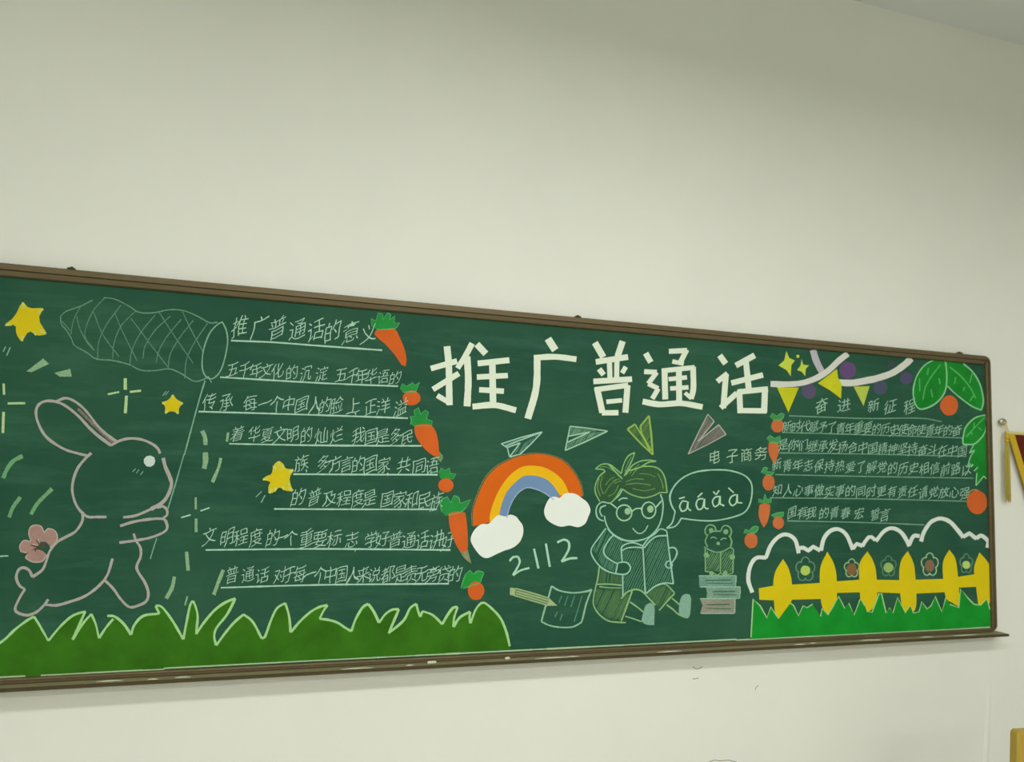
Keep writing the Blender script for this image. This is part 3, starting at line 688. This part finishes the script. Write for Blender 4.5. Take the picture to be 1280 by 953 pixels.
d.hatch(cAA([(335, 75), (420, 115), (400, 200), (400, 300), (350, 305), (260, 240), (250, 190)]), -65, 2.4, .9, .35)
d.build('book_shading', chalk((92, 142, 118), .7), boy, 'shading strokes')
d = Draw(); d.lines(cAA, [[(400, 625), (450, 570), (520, 545), (580, 560), (640, 620), (700, 685)], [(180, 500), (290, 498), (402, 508)], [(205, 520), (300, 530), (400, 532)], [(205, 345), (195, 430), (180, 500), (158, 600), (155, 680), (200, 760), (280, 820), (360, 834), (440, 838)],
    [(495, 560), (460, 660), (400, 825)], [(475, 655), (540, 700), (595, 745)], [(435, 782), (510, 805), (580, 830)], [(870, 580), (800, 655), (735, 730)], [(850, 625), (915, 680)], [(800, 680), (860, 725), (905, 765), (960, 790)],
    [(700, 515), (790, 500), (870, 575)]], 1.8)
d.build('trouser_outline', chalk((138, 180, 124), .85), boy, 'yellow-green trouser and leg outline')
d = Draw(); d.hatch(cAA([(185, 540), (400, 540), (405, 615), (450, 585), (492, 570), (440, 700), (400, 822), (280, 810), (200, 750), (160, 660)]), -65, 1.9, 1.4, .35)
d.build('trouser_shading', chalk((84, 120, 76), .8), boy, 'olive trouser shading'); d = Draw()
d.hatch(cAA([(630, 585), (700, 515), (790, 505), (868, 575), (735, 708), (700, 690)]), -65, 1.8, 1.4, .35)
d.build('trouser_shading', chalk((84, 120, 76), .8), boy, 'olive trouser shading')
Draw().hatch(cAA([(210, 350), (300, 395), (405, 425), (405, 500), (190, 495)]), -85, 2.0, 1.1, .35).build('shirt_shading', chalk((84, 120, 80), .75), boy, 'olive shirt hem shading')
SH = chalk((132, 172, 154), .8)
for p in ([(655, 662), (692, 700), (690, 860), (620, 855), (580, 822), (598, 735), (615, 685)], [(985, 585), (1015, 620), (1003, 780), (965, 798), (912, 762), (915, 660), (940, 598)]):
    Draw().fill(cAA(p), .5).build('shoe', SH, boy, 'pale filled shoe')

# ---------------------------------------------------------------- speech bubble
d = Draw(); d.line(cM([(190, 635), (150, 560), (140, 470), (190, 370), (280, 290), (400, 240), (560, 220), (720, 225), (860, 265), (935, 330), (955, 420), (935, 550), (880, 640), (760, 690), (600, 722), (480, 725), (360, 715), (250, 700)]), 1.9)
d.line(cM([(250, 700), (225, 745), (180, 785), (105, 800)]), 1.7).line(cM([(105, 800), (160, 745), (190, 635)]), 1.7)
sb = d.build('speech_bubble_drawing', chalk((154, 198, 174), .88), label='chalk speech bubble with four toned letters a')
d = Draw(); d.lines(cM, [[(310, 535), (262, 527), (235, 580), (255, 632), (300, 615), (318, 535)], [(318, 535), (318, 600), (348, 625)], [(230, 505), (286, 490)],
    [(470, 507), (420, 512), (398, 565), (420, 615), (460, 600), (482, 507)], [(482, 507), (482, 590), (505, 608), (522, 602)], [(460, 448), (413, 492)],
    [(628, 482), (582, 495), (560, 540), (580, 587), (620, 565), (636, 478)], [(636, 478), (638, 560), (678, 576)], [(568, 435), (597, 467), (627, 423)],
    [(795, 465), (748, 485), (728, 540), (755, 577), (795, 550), (806, 462)], [(806, 462), (808, 545), (858, 548)], [(718, 398), (772, 447)]], 1.8)
d.build('toned_letter', chalk((174, 210, 182), .88), sb, 'four toned letters')

# ---------------------------------------------------------------- bear and books
BR = chalk((128, 172, 122), .82)
d = Draw(); d.lines(cP, [[(225, 200), (212, 160), (235, 118), (270, 112), (298, 130), (305, 158)], [(350, 160), (365, 125), (400, 118), (432, 145), (436, 190), (415, 212)], [(250, 182), (290, 166), (350, 166)],
    [(240, 192), (215, 250), (235, 300)], [(425, 210), (440, 255), (430, 300)], [(205, 300), (250, 325), (310, 345), (370, 335), (425, 305), (452, 315)], [(260, 225), (285, 215), (312, 230)], [(345, 240), (370, 225), (396, 230)],
    [(215, 315), (217, 510)], [(345, 345), (345, 520)], [(455, 318), (450, 522)], [(215, 507), (270, 515), (320, 540), (345, 522), (380, 540), (450, 522)]], 1.6)
for c, rr in (((265, 158), 20), ((390, 170), 22), ((325, 270), 15), ((225, 370), 23), ((445, 385), 24), ((268, 525), 20), ((385, 520), 20)): d.disc(*cP([c])[0], rr*.14688, rr*.14688, .8)
br = d.build('bear_drawing', BR, label='small chalk bear holding an open book, standing on stacked books')
Draw().hatch(cP([(222, 325), (310, 350), (342, 350), (342, 515), (222, 500)]), -60, 2.2, 1.0, .35).hatch(cP([(348, 345), (450, 320), (448, 515), (348, 512)]), -60, 2.2, 1.0, .35).build('book_shading', chalk((112, 152, 108), .75), br, 'diagonal shading strokes')
for nm, p, c in (('blue-green book drawn at the top of the stack', [(160, 548), (300, 545), (485, 545), (482, 600), (465, 632), (165, 640)], (122, 164, 148)),
                 ('blue-green book drawn in the middle of the stack', [(222, 645), (500, 640), (520, 680), (508, 728), (475, 738), (225, 738), (228, 690)], (130, 164, 146)),
                 ('pinkish book drawn at the bottom of the stack', [(170, 742), (475, 740), (472, 862), (170, 866), (192, 800)], (158, 154, 140))):
    o = Draw().fill(cP(p), .3, sm=False).build('book_drawing', chalk(c, .7, 300, .25), label=nm)
    d = Draw(); ys = [q[1] for q in p]; xs_ = [q[0] for q in p]; a, b_ = min(ys), max(ys)
    d.line(cP([(min(xs_), a), (max(xs_)-8, a)]), 1.3, .6).line(cP([(min(xs_)+10, b_), (max(xs_)-15, b_)]), 1.3, .6).line(cP([(max(xs_)-8, a), (max(xs_)-12, b_)]), 1.2, .6)
    d.build('book_edge', chalk((150, 186, 162), .8), o, 'pale book edges')
    Draw().line(cP([(min(xs_)+55, a+(b_-a)*.42), (max(xs_)-50, a+(b_-a)*.38)]), 1.4, .7).line(cP([(min(xs_)+65, a+(b_-a)*.66), (max(xs_)-40, a+(b_-a)*.7)]), 1.1, .7).build('page_gap', chalk((70, 112, 92), .6), o, 'dark gaps between pages')

# ---------------------------------------------------------------- bunting
GW = chalk((204, 206, 198), .97, 300, .05)
d = Draw(); d.line([(1016.2, 437.5), (1019.5, 449), (1024, 459), (1028.5, 467)], 8, .45, var=.05)
ga0 = d.build('garland_drawing', chalk((176, 174, 182), .95), label='short lilac-white painted ribbon end')
d = Draw(); d.line(cO([(105, 398), (260, 402), (420, 388), (560, 340), (680, 265), (780, 170), (872, 98)]), 7.4, .6, var=.05)
ga = d.build('garland_drawing', GW, label='white painted garland rising from the heading')
d = Draw(); d.line(cO([(785, 385), (920, 388), (1080, 360)])+cR([(120, 345), (280, 290), (400, 210), (470, 145)]), 8.2, .55, var=.05)
gb = d.build('garland_drawing', GW, label='white painted garland rising to the leaves')
YG = chalk((196, 198, 40), .95, 300, .15)
for p, l in (([(168, 430), (385, 435), (282, 682)], 'yellow pennant under the left garland'), ([(575, 392), (765, 248), (775, 335), (812, 402), (805, 545), (700, 465)], 'large yellow folded pennant between the garlands'),
             ([(930, 425), (1088, 420), (1028, 618)], 'small yellow pennant under the right garland')):
    Draw().fill(cO(p), .5 if p[0][0] != 575 else .75, sm=False).build('pennant_drawing', YG if p[0][0] != 930 else chalk((176, 190, 78), .9), label=l)
for (x, y), r_, c in ((cO([(485, 470)])[0], 9.2, (92, 82, 112)), (cO([(870, 262)])[0], 10.4, (104, 76, 122)), ((1100.5, 484.5), 8.8, (78, 84, 106)), ((1132.9, 473), 8, (84, 78, 110)), ((1114, 457), 5.5, (62, 76, 80))):
    Draw().disc(x, y, r_, r_*1.02, .25).build('disc_drawing', chalk(c, .85, 300, .1), label='dusky purple chalk disc behind the garlands')
SP = chalk((188, 204, 72), .92)
Draw().fill(cO([(262, 72), (290, 140), (347, 165), (312, 212), (305, 322), (265, 262), (183, 215), (240, 165)]), .5, sm=False).build('sparkle_drawing', SP, label='larger yellow-green four-pointed sparkle')
Draw().fill(cO([(413, 152), (430, 208), (488, 213), (455, 248), (448, 320), (415, 278), (368, 260), (402, 218)]), .5, sm=False).disc(*cO([(376, 124)])[0], 2, 2, .5).build('sparkle_drawing', SP, label='smaller yellow-green four-pointed sparkle')

# ---------------------------------------------------------------- leaves and fruit, right edge
LG = chalk((34, 136, 48), .9, 260, .25); LO = chalk((134, 200, 144), .88)
def leaf(fill, fn, outl, veins, label, name='leaf_drawing', w_=1.7):
    o = Draw().fill(fill, .3).build(name, LG, label=label)
    d = Draw()
    for l in outl: d.line(l, w_, .7)
    d.build('leaf_outline', LO, o, 'pale green outline')
    if veins: Draw().lines(fn, veins, 1.5, .6).build('vein', chalk((88, 178, 92), .8), o, 'lighter veins')
L1 = cR([(700, 155), (600, 215), (525, 320), (490, 450), (500, 570), (540, 640), (600, 645), (700, 600), (780, 520), (815, 430), (822, 300), (808, 170)])
leaf([(x, max(y, 449.2)) for x, y in L1], cR, [L1], [[(760, 205), (680, 310), (610, 430), (585, 555)], [(640, 240), (630, 310)], [(745, 340), (755, 400)], [(665, 450), (680, 530)], [(550, 340), (555, 470)]], 'big green leaf left of the upper right corner')
L2 = cR([(830, 420), (900, 490), (1000, 570), (1080, 625), (1165, 660), (1185, 560), (1150, 400), (1080, 280), (985, 195)])
leaf(cR([(815, 168), (822, 410), (900, 490), (1000, 570), (1080, 625), (1165, 660), (1185, 560), (1150, 400), (1080, 280), (990, 192), (900, 178)]), cR, [L2],
     [[(850, 230), (960, 320), (1050, 430), (1110, 540)], [(910, 330), (900, 400)], [(1075, 290), (1050, 390)], [(1000, 430), (985, 470)], [(1090, 510), (1050, 570)]], 'big green leaf in the upper right corner')
L3 = cR([(1208, 705), (1100, 738), (1010, 830), (980, 950)]) + cT([(978, 60), (985, 125), (1090, 122), (1160, 65), (1202, 0), (1215, -70)])
leaf(L3, cR, [L3+L3[:1]], [[(1195, 735), (1100, 830), (1015, 925)], [(1095, 780), (1090, 830)], [(1130, 830), (1170, 860)], [(1060, 870), (1075, 900)]], 'smaller green leaf at the right edge')
fr = cT([(1090, 125), (1160, 70), (1222, 10), (1222, 470), (1190, 435), (1112, 535), (1120, 410), (1088, 390), (1128, 352), (1060, 350), (1030, 330), (1062, 260), (1098, 185), (1045, 215)])
leaf(fr, cT, [cT([(1090, 128), (1045, 212), (1098, 182), (1055, 255), (1030, 345)]), cT([(1030, 345), (1085, 325), (1062, 352)]), cT([(1090, 390), (1130, 352)]), cT([(1120, 410), (1112, 535), (1190, 440), (1215, 468)])], None, 'ragged green foliage strip at the right edge', 'foliage_drawing', 1.4)
Draw().disc(*cR([(845, 612)])[0], 11.2, 12.6, .6).build('fruit_drawing', chalk((200, 98, 50), .93, 300, .1), label='orange-red fruit under the two big leaves')
fo = Draw().disc(*cT([(1122, 698)])[0], 12.6, 15, .6).build('fruit_drawing', chalk((200, 96, 44), .93, 300, .1), label='orange fruit at the lower right edge')
Draw().line(cT([(1030, 640), (1050, 595), (1090, 575), (1130, 582)]), 1.2, .9).build('fruit_outline', chalk((170, 160, 110), .7), fo, 'pale arc')

# ---------------------------------------------------------------- white cloud line
d = Draw()
for fn, pts in ((cAB, [(92, 602), (62, 510), (75, 410), (120, 345), (195, 342)]), (cAB, [(192, 345), (230, 250), (290, 185), (350, 170), (410, 210), (438, 310)]), (cAB, [(432, 275), (470, 268), (508, 290), (545, 260), (598, 290)]),
                (cAB, [(602, 290), (625, 200), (670, 145), (730, 130), (790, 170), (842, 282)]), (cAB, [(840, 275), (870, 238), (912, 255)]), (cAB, [(910, 258), (930, 225), (960, 188), (980, 188), (1008, 212)]),
                (cAC, [(88, 220), (150, 145), (210, 122), (270, 148), (310, 200), (338, 258)]), (cAC, [(335, 245), (370, 182), (415, 182)]), (cAC, [(425, 222), (445, 155), (490, 85), (530, 60), (575, 50), (640, 75), (700, 140), (740, 192)]),
                (cAC, [(738, 188), (785, 160), (838, 202)]), (cAC, [(835, 200), (870, 178), (905, 198), (925, 225), (918, 268)])):
    d.line(fn(pts), 4.9, .6, var=.06)
d.build('cloud_outline_drawing', chalk((204, 214, 206), .97), label='thick white scalloped cloud outline above the fence')

# ---------------------------------------------------------------- fence
FY = chalk((208, 188, 24), .97, 300, .07); FO = chalk((212, 204, 96), .85)
top = [(948.5, 735.7), (967, 732.5), (1025.7, 729), (1046, 727), (1076, 725), (1095, 725), (1125, 725.6), (1144, 725), (1179, 724), (1197.5, 721.4), (1219, 718), (1234, 714)]
bot = [(1234, 733), (1219, 734), (1197.5, 735), (1180.7, 740.7), (1144, 742.4), (1125, 742), (1095, 740.7), (1076, 740.7), (1046, 741.5), (1025.7, 749), (967, 750.8), (949.3, 750)]
fe = Draw().fill(top+bot, .35, sm=False).build('fence_drawing', FY, label='yellow painted picket fence at the lower right')
for fn, p in ((cAB, [(320, 352), (360, 420), (385, 520), (385, 660), (285, 802), (260, 740), (248, 560), (262, 450)]), (cAB, [(650, 298), (700, 390), (720, 500), (718, 700), (690, 715), (655, 765), (610, 700), (595, 560), (600, 410)]),
              (cAC, [(25, 295), (65, 360), (90, 450), (97, 640), (60, 725), (20, 745), (-20, 700), (-36, 500), (-30, 380)]), (cAC, [(325, 293), (360, 360), (380, 450), (387, 710), (320, 760), (282, 700), (262, 500), (275, 370)]),
              (cAC, [(635, 283), (680, 350), (700, 480), (717, 715), (660, 680), (610, 640), (590, 500), (590, 370)]), (cAC, [(860, 303), (918, 370), (938, 430), (936, 680), (890, 702), (850, 690), (835, 560), (820, 420)])):
    Draw().fill(fn(p), .5).build('picket', FY, fe)
gout = cAB([(98, 650), (150, 700), (200, 790), (230, 710), (270, 770), (290, 795), (375, 680), (400, 700), (435, 775), (470, 700), (500, 715), (540, 688), (600, 780), (610, 720), (655, 768), (690, 710), (735, 630), (780, 720), (810, 680), (850, 770), (895, 650), (930, 700)]) + \
       cAC([(20, 740), (60, 750), (112, 610), (130, 610), (165, 755), (190, 715), (215, 755), (250, 640), (310, 755), (345, 700), (370, 755), (410, 745), (430, 670), (470, 725), (500, 700), (530, 630), (580, 745), (610, 640), (640, 690), (705, 715), (720, 575), (780, 650), (820, 690), (870, 695), (915, 650), (940, 730)])
go = Draw().fill(gout+[(1240, 788.5), (1080, 795), (938.5, 799)], .65, sm=False).build('grass_drawing', chalk((28, 142, 46), .95, 260, .2), label='bright green painted grass under the fence')
Draw().line([(938.7, 797)]+gout[:6], 1.6, .9, sm=False).line(gout[6:12], 1.5, .9, sm=False).line(gout[12:22], 1.5, .9, sm=False).line(gout[22:40], 1.5, .9, sm=False).line(gout[40:], 1.5, .9, sm=False).build('outline', LIME, go, 'pale green grass outline')
for fn, c, (rx, ry), (ix, iy), oc, ic, l in (
    (cAB, (487, 430), (72, 92), (37, 37), (104, 146, 120), (172, 200, 96), 'chalk flower with lime centre between the first two pickets'),
    (cAB, (832, 422), (56, 70), (38, 46), (150, 182, 140), (128, 98, 62), 'chalk flower with brown centre between the second and third pickets'),
    (cAC, (182, 408), (58, 78), (37, 37), (92, 132, 100), (146, 176, 104), 'chalk flower with dull green centre between the third and fourth pickets'),
    (cAC, (490, 395), (64, 88), (36, 46), (160, 196, 160), (130, 102, 78), 'chalk flower with brown centre between the fourth and fifth pickets'),
    (cAC, (762, 388), (48, 74), (29, 30), (100, 134, 108), (176, 202, 110), 'chalk flower with lime centre between the last two pickets')):
    pts = []
    for i in range(61):
        a = 2*math.pi*i/60 - math.pi/2; q = .70+.30*abs(math.cos(2.5*(a+math.pi/2)))**.7
        pts.append((c[0]+rx*q*math.cos(a), c[1]+ry*q*math.sin(a)))
    o = Draw().line(fn(pts), 1.5, .5).build('flower_drawing', chalk(oc, .75), label=l)
    x, y = fn([(c[0], c[1]+8)])[0]; Draw().disc(x, y, ix*.168, iy*.168, .3).build('flower_centre', chalk(ic, .9), o, 'filled centre')

# ---------------------------------------------------------------- chalk residue along the bottom and smears on the tray
def tray_pt(px, py, y): return at(px, py, y)
d = Draw()
x = -20
while x < 1238:
    w_ = random.uniform(14, 60)
    yb = 848.2 + (785.6-848.2)*(x/1240) + (1.2 if 200 < x < 900 else 0)*(-1)
    yb2 = 848.2 + (785.6-848.2)*((x+w_)/1240) + (1.2 if 200 < x < 900 else 0)*(-1)
    if random.random() < .93: Draw().line([(x, yb-.9), (min(x+w_, 1240), yb2-.9)], random.choice((1.4, 1.8, 2.3)), .9, sm=False, var=.1).build('chalk_residue', chalk((168, 196, 156), .85))
    x += w_ - .6
M['dust'] = plain('white_chalk_dust', (198, 204, 180), .95)
for px, w_ in ((125, 33), (188, 14), (222, 20), (428, 40), (508, 10), (668, 42), (705, 18), (820, 30), (990, 14), (1012, 8), (1075, 20), (1090, 10), (1150, 16), (1190, 30)):
    yy = 0; a = at(px, 800, -.05); b_ = at(px+w_, 800, -.05)
    bm = bmesh.new(); n = 7; ring = []
    y_c = random.uniform(-.062, -.05)
    up_ = [bm.verts.new((a.x+(b_.x-a.x)*i/n, y_c+random.uniform(.002, .005), TZ-.0002)) for i in range(n+1)]
    dn_ = [bm.verts.new((a.x+(b_.x-a.x)*i/n, y_c-random.uniform(.002, .005), TZ-.0002)) for i in range(n+1)]
    md_ = [bm.verts.new((a.x+(b_.x-a.x)*i/n, y_c, TZ+.002*math.sin(math.pi*i/n)+.0002)) for i in range(n+1)]
    for i in range(n):
        bm.faces.new((up_[i], up_[i+1], md_[i+1], md_[i])); bm.faces.new((md_[i], md_[i+1], dn_[i+1], dn_[i]))
    part('chalk_smear', to_me(bm, 'chalk_smear'), M['dust'], tray, label='white chalk smear on the tray')

_bd = bpy.data.objects['glyph']; bpy.data.objects.remove(_bd)

# ================================================================= CHALK STUBS ON THE TRAY
def stub(px, L, ang, label):
    c = at(px, 800, -.052); bm = bmesh.new(); rr = .0048
    dx, dy = math.cos(ang)*L/2, math.sin(ang)*L/2
    tube_bm(bm, [(-dx, -dy, rr), (-dx*.92, -dy*.92, rr), (dx*.7, dy*.7, rr), (dx, dy, rr)], [rr*.86, rr, rr*.98, rr*.6], 10)
    link('chalk_stick', to_me(bm, 'chalk_stick', True), M['dust'], label=label, cat='chalk', loc=(c.x, c.y, TZ-.0008))
stub(541, .030, .08, 'white chalk stub on the tray below the round carrot and last left line')
stub(635, .018, .25, 'short white chalk stub on the tray at the right end of the left grass')

# ================================================================= PENNANT ON THE WALL, RIGHT
M['gold'] = plain('gold_braid', (206, 172, 44), .6, 0, .35, 90, (1, 1, 1)); M['maroon'] = plain('maroon_velvet', (92, 30, 18), .9, 0, .3, 30)
M['metal'] = plain('brushed_steel', (178, 172, 152), .28, .8, .1, 30); M['cream'] = plain('cream_rod', (206, 190, 120), .4, 0, .1, 20)
M['olive'] = plain('olive_thread', (190, 174, 84), .8, 0, .45, 160, (6, 6, .4))
kc = at(1253.6, 527.5, -.016)
hook = link('wall_hook', None, label='round shiny metal hook on the wall right of the blackboard', cat='hook', loc=(kc.x, 0, kc.z))
bm = bmesh.new(); tube_bm(bm, [(0, -.0005, 0), (0, -.006, 0), (0, -.012, 0)], [.009, .007, .007], 12)
link('stem', to_me(bm, 'stem', True), M['metal'], parent=hook)
bm = bmesh.new(); bmesh.ops.create_uvsphere(bm, u_segments=20, v_segments=12, radius=1)
for v in bm.verts: v.co = Vector((v.co.x*.021, v.co.y*.008-.017, v.co.z*.0155))
link('knob', to_me(bm, 'knob', True), M['metal'], parent=hook)
p0 = at(1257.8, 541.5, -.02); HW = .42
pen = link('award_pennant', None, label='maroon pennant with gold border and tassel hanging right of the blackboard', cat='pennant', loc=(p0.x+HW, -.02, p0.z))
bm = bmesh.new(); tube_bm(bm, [(-HW, 0, 0), (HW, 0, 0)], .0075, 12); link('rod', to_me(bm, 'rod', True), M['cream'], parent=pen)
def tri(w0, w1, y, h0, h1, n=24):
    bm = bmesh.new()
    return bm
SL = .37*1.0
HT = HW/SL
def vshape(inset, y, th):
    bm = bmesh.new(); hw = HW-.012-inset; ht = (hw)/SL*.98
    z = -.006
    A = [bm.verts.new(p) for p in ((-hw, y, z), (hw, y, z), (0, y, z-ht))]; B = [bm.verts.new(p) for p in ((-hw, y+th, z), (hw, y+th, z), (0, y+th, z-ht))]
    bm.faces.new(A); bm.faces.new(B[::-1])
    for i in range(3): bm.faces.new((A[i], A[(i+1) % 3], B[(i+1) % 3], B[i]))
    return bm
cloth = link('gold_border', to_me(vshape(0, -.002, .004), 'gold_border'), M['gold'], parent=pen, label='gold fringe border')
link('velvet_field', to_me(vshape(.036, -.0045, .0022), 'velvet_field'), M['maroon'], parent=pen, label='maroon velvet field')
for s in (-1, 1):
    bm = bmesh.new(); x0 = s*(HW+.003)
    for i in range(52):
        a = random.uniform(0, 6.28); r0 = random.uniform(.002, .0125); L = random.uniform(.21, .27)
        tube_bm(bm, [(x0+math.cos(a)*r0*.5, math.sin(a)*r0*.5-.004, -.035), (x0+math.cos(a)*r0, math.sin(a)*r0*.6-.004, -.10), (x0+math.cos(a)*r0*1.15, math.sin(a)*r0*.6-.004, -.035-L)], [.0018, .0018, .0012], 5)
    t = link('tassel', to_me(bm, 'tassel'), M['olive'], parent=pen, label='olive-gold tassel')
    bm = bmesh.new(); tube_bm(bm, [(x0, -.004, -.002), (x0, -.004, -.018), (x0, -.004, -.028)], [.007, .0095, .008], 10)
    tube_bm(bm, [(x0, -.004, -.030), (x0, -.004, -.040)], [.010, .010], 10)
    link('tassel_binding', to_me(bm, 'tassel_binding', True), M['gold'], parent=t)
bm = bmesh.new(); hz = kc.z-p0.z
tube_bm(bm, [(-HW-.003, -.001, .006), (-HW-.008, -.004, hz*.5), (-HW-p0.x+kc.x-.004, -.004, hz)], .0022, 6)
tube_bm(bm, [(-HW-p0.x+kc.x+.004, -.004, hz), (-HW+.004, -.004, hz*.4), (-HW+.012, -.001, .006)], .0022, 6)
link('hanging_cord', to_me(bm, 'hanging_cord'), M['cream'], parent=pen, label='cream cord')

# ================================================================= WOODEN CHAIR, LOWER RIGHT CORNER
M['wood'] = plain('golden_varnished_wood', (176, 150, 62), .35, 0, .35, 8, (8, 8, 1))
M['wood_dark'] = plain('brown_wood_panel', (140, 108, 44), .4, 0, .3, 8, (8, 8, 1))
rr = unit(1265, 911); tt = (.86-CZ)/rr.z                         # where the view ray sinks to chair-back height
top_l = CAM + rr*tt
chair = link('wooden_chair', None, label='golden wooden chair with rounded back at the lower right corner', cat='chair', loc=(top_l.x+.231, top_l.y, -.0))
chair.rotation_euler = (0, 0, math.radians(-6))
H = .846
def slab(name, prof, y0, y1, mat, parent, lean=0):
    bm = bmesh.new(); A = []; B = []
    for x, z in prof:
        dy = lean*(z-.45)
        A.append(bm.verts.new((x, y0+dy, z))); B.append(bm.verts.new((x, y1+dy, z)))
    bm.faces.new(A); bm.faces.new(B[::-1])
    for i in range(len(prof)): bm.faces.new((A[i], A[(i+1) % len(prof)], B[(i+1) % len(prof)], B[i]))
    bmesh.ops.bevel(bm, geom=[e for e in bm.edges if abs(e.verts[0].co.y-e.verts[1].co.y-(0)) < .01 and e.is_boundary is False and len(e.link_faces) == 2 and e.calc_face_angle(0) > 1.2], offset=.003, segments=2, affect='EDGES')
    return link(name, to_me(bm, name), mat, parent=parent)
def rrect(x0, x1, z0, z1, r, taper=0, n=5):
    out = []
    for cx, cz, a0 in ((x1-r, z1-r, 0), (x0+r, z1-r, 90), (x0+r, z0+r, 180), (x1-r, z0+r, 270)):
        for k in range(n+1):
            a = math.radians(a0+90*k/n); x = cx+r*math.cos(a); z = cz+r*math.sin(a)
            out.append((x + taper*(z1-z)*(-1 if cx < (x0+x1)/2 else 1), z))
    return out
lean = -.02
slab('backrest', rrect(-.2, .2, .56, H, .012, .06), -.012, .012, M['wood'], chair)
slab('back_panel', rrect(-.168, .168, .585, H-.03, .010, .05), -.016, -.0125, M['wood_dark'], chair)
slab('seat', rrect(-.21, .21, .42, .445, .006), -.40, .02, M['wood'], chair)
for sx in (-1, 1):
    bm = bmesh.new(); box_bm(bm, (sx*.195-.016, -.39, 0), (sx*.195+.016, -.358, .418), .003); link('leg', to_me(bm, 'leg'), M['wood'], parent=chair)
    bm = bmesh.new(); box_bm(bm, (sx*.205-.014, -.0, 0), (sx*.205+.014, .03, .418), .003); link('leg', to_me(bm, 'leg'), M['wood'], parent=chair)
    bm = bmesh.new(); box_bm(bm, (sx*.19-.012, -.010, .446), (sx*.19+.012, .010, .558), .003); link('back_post', to_me(bm, 'back_post'), M['wood'], parent=chair)
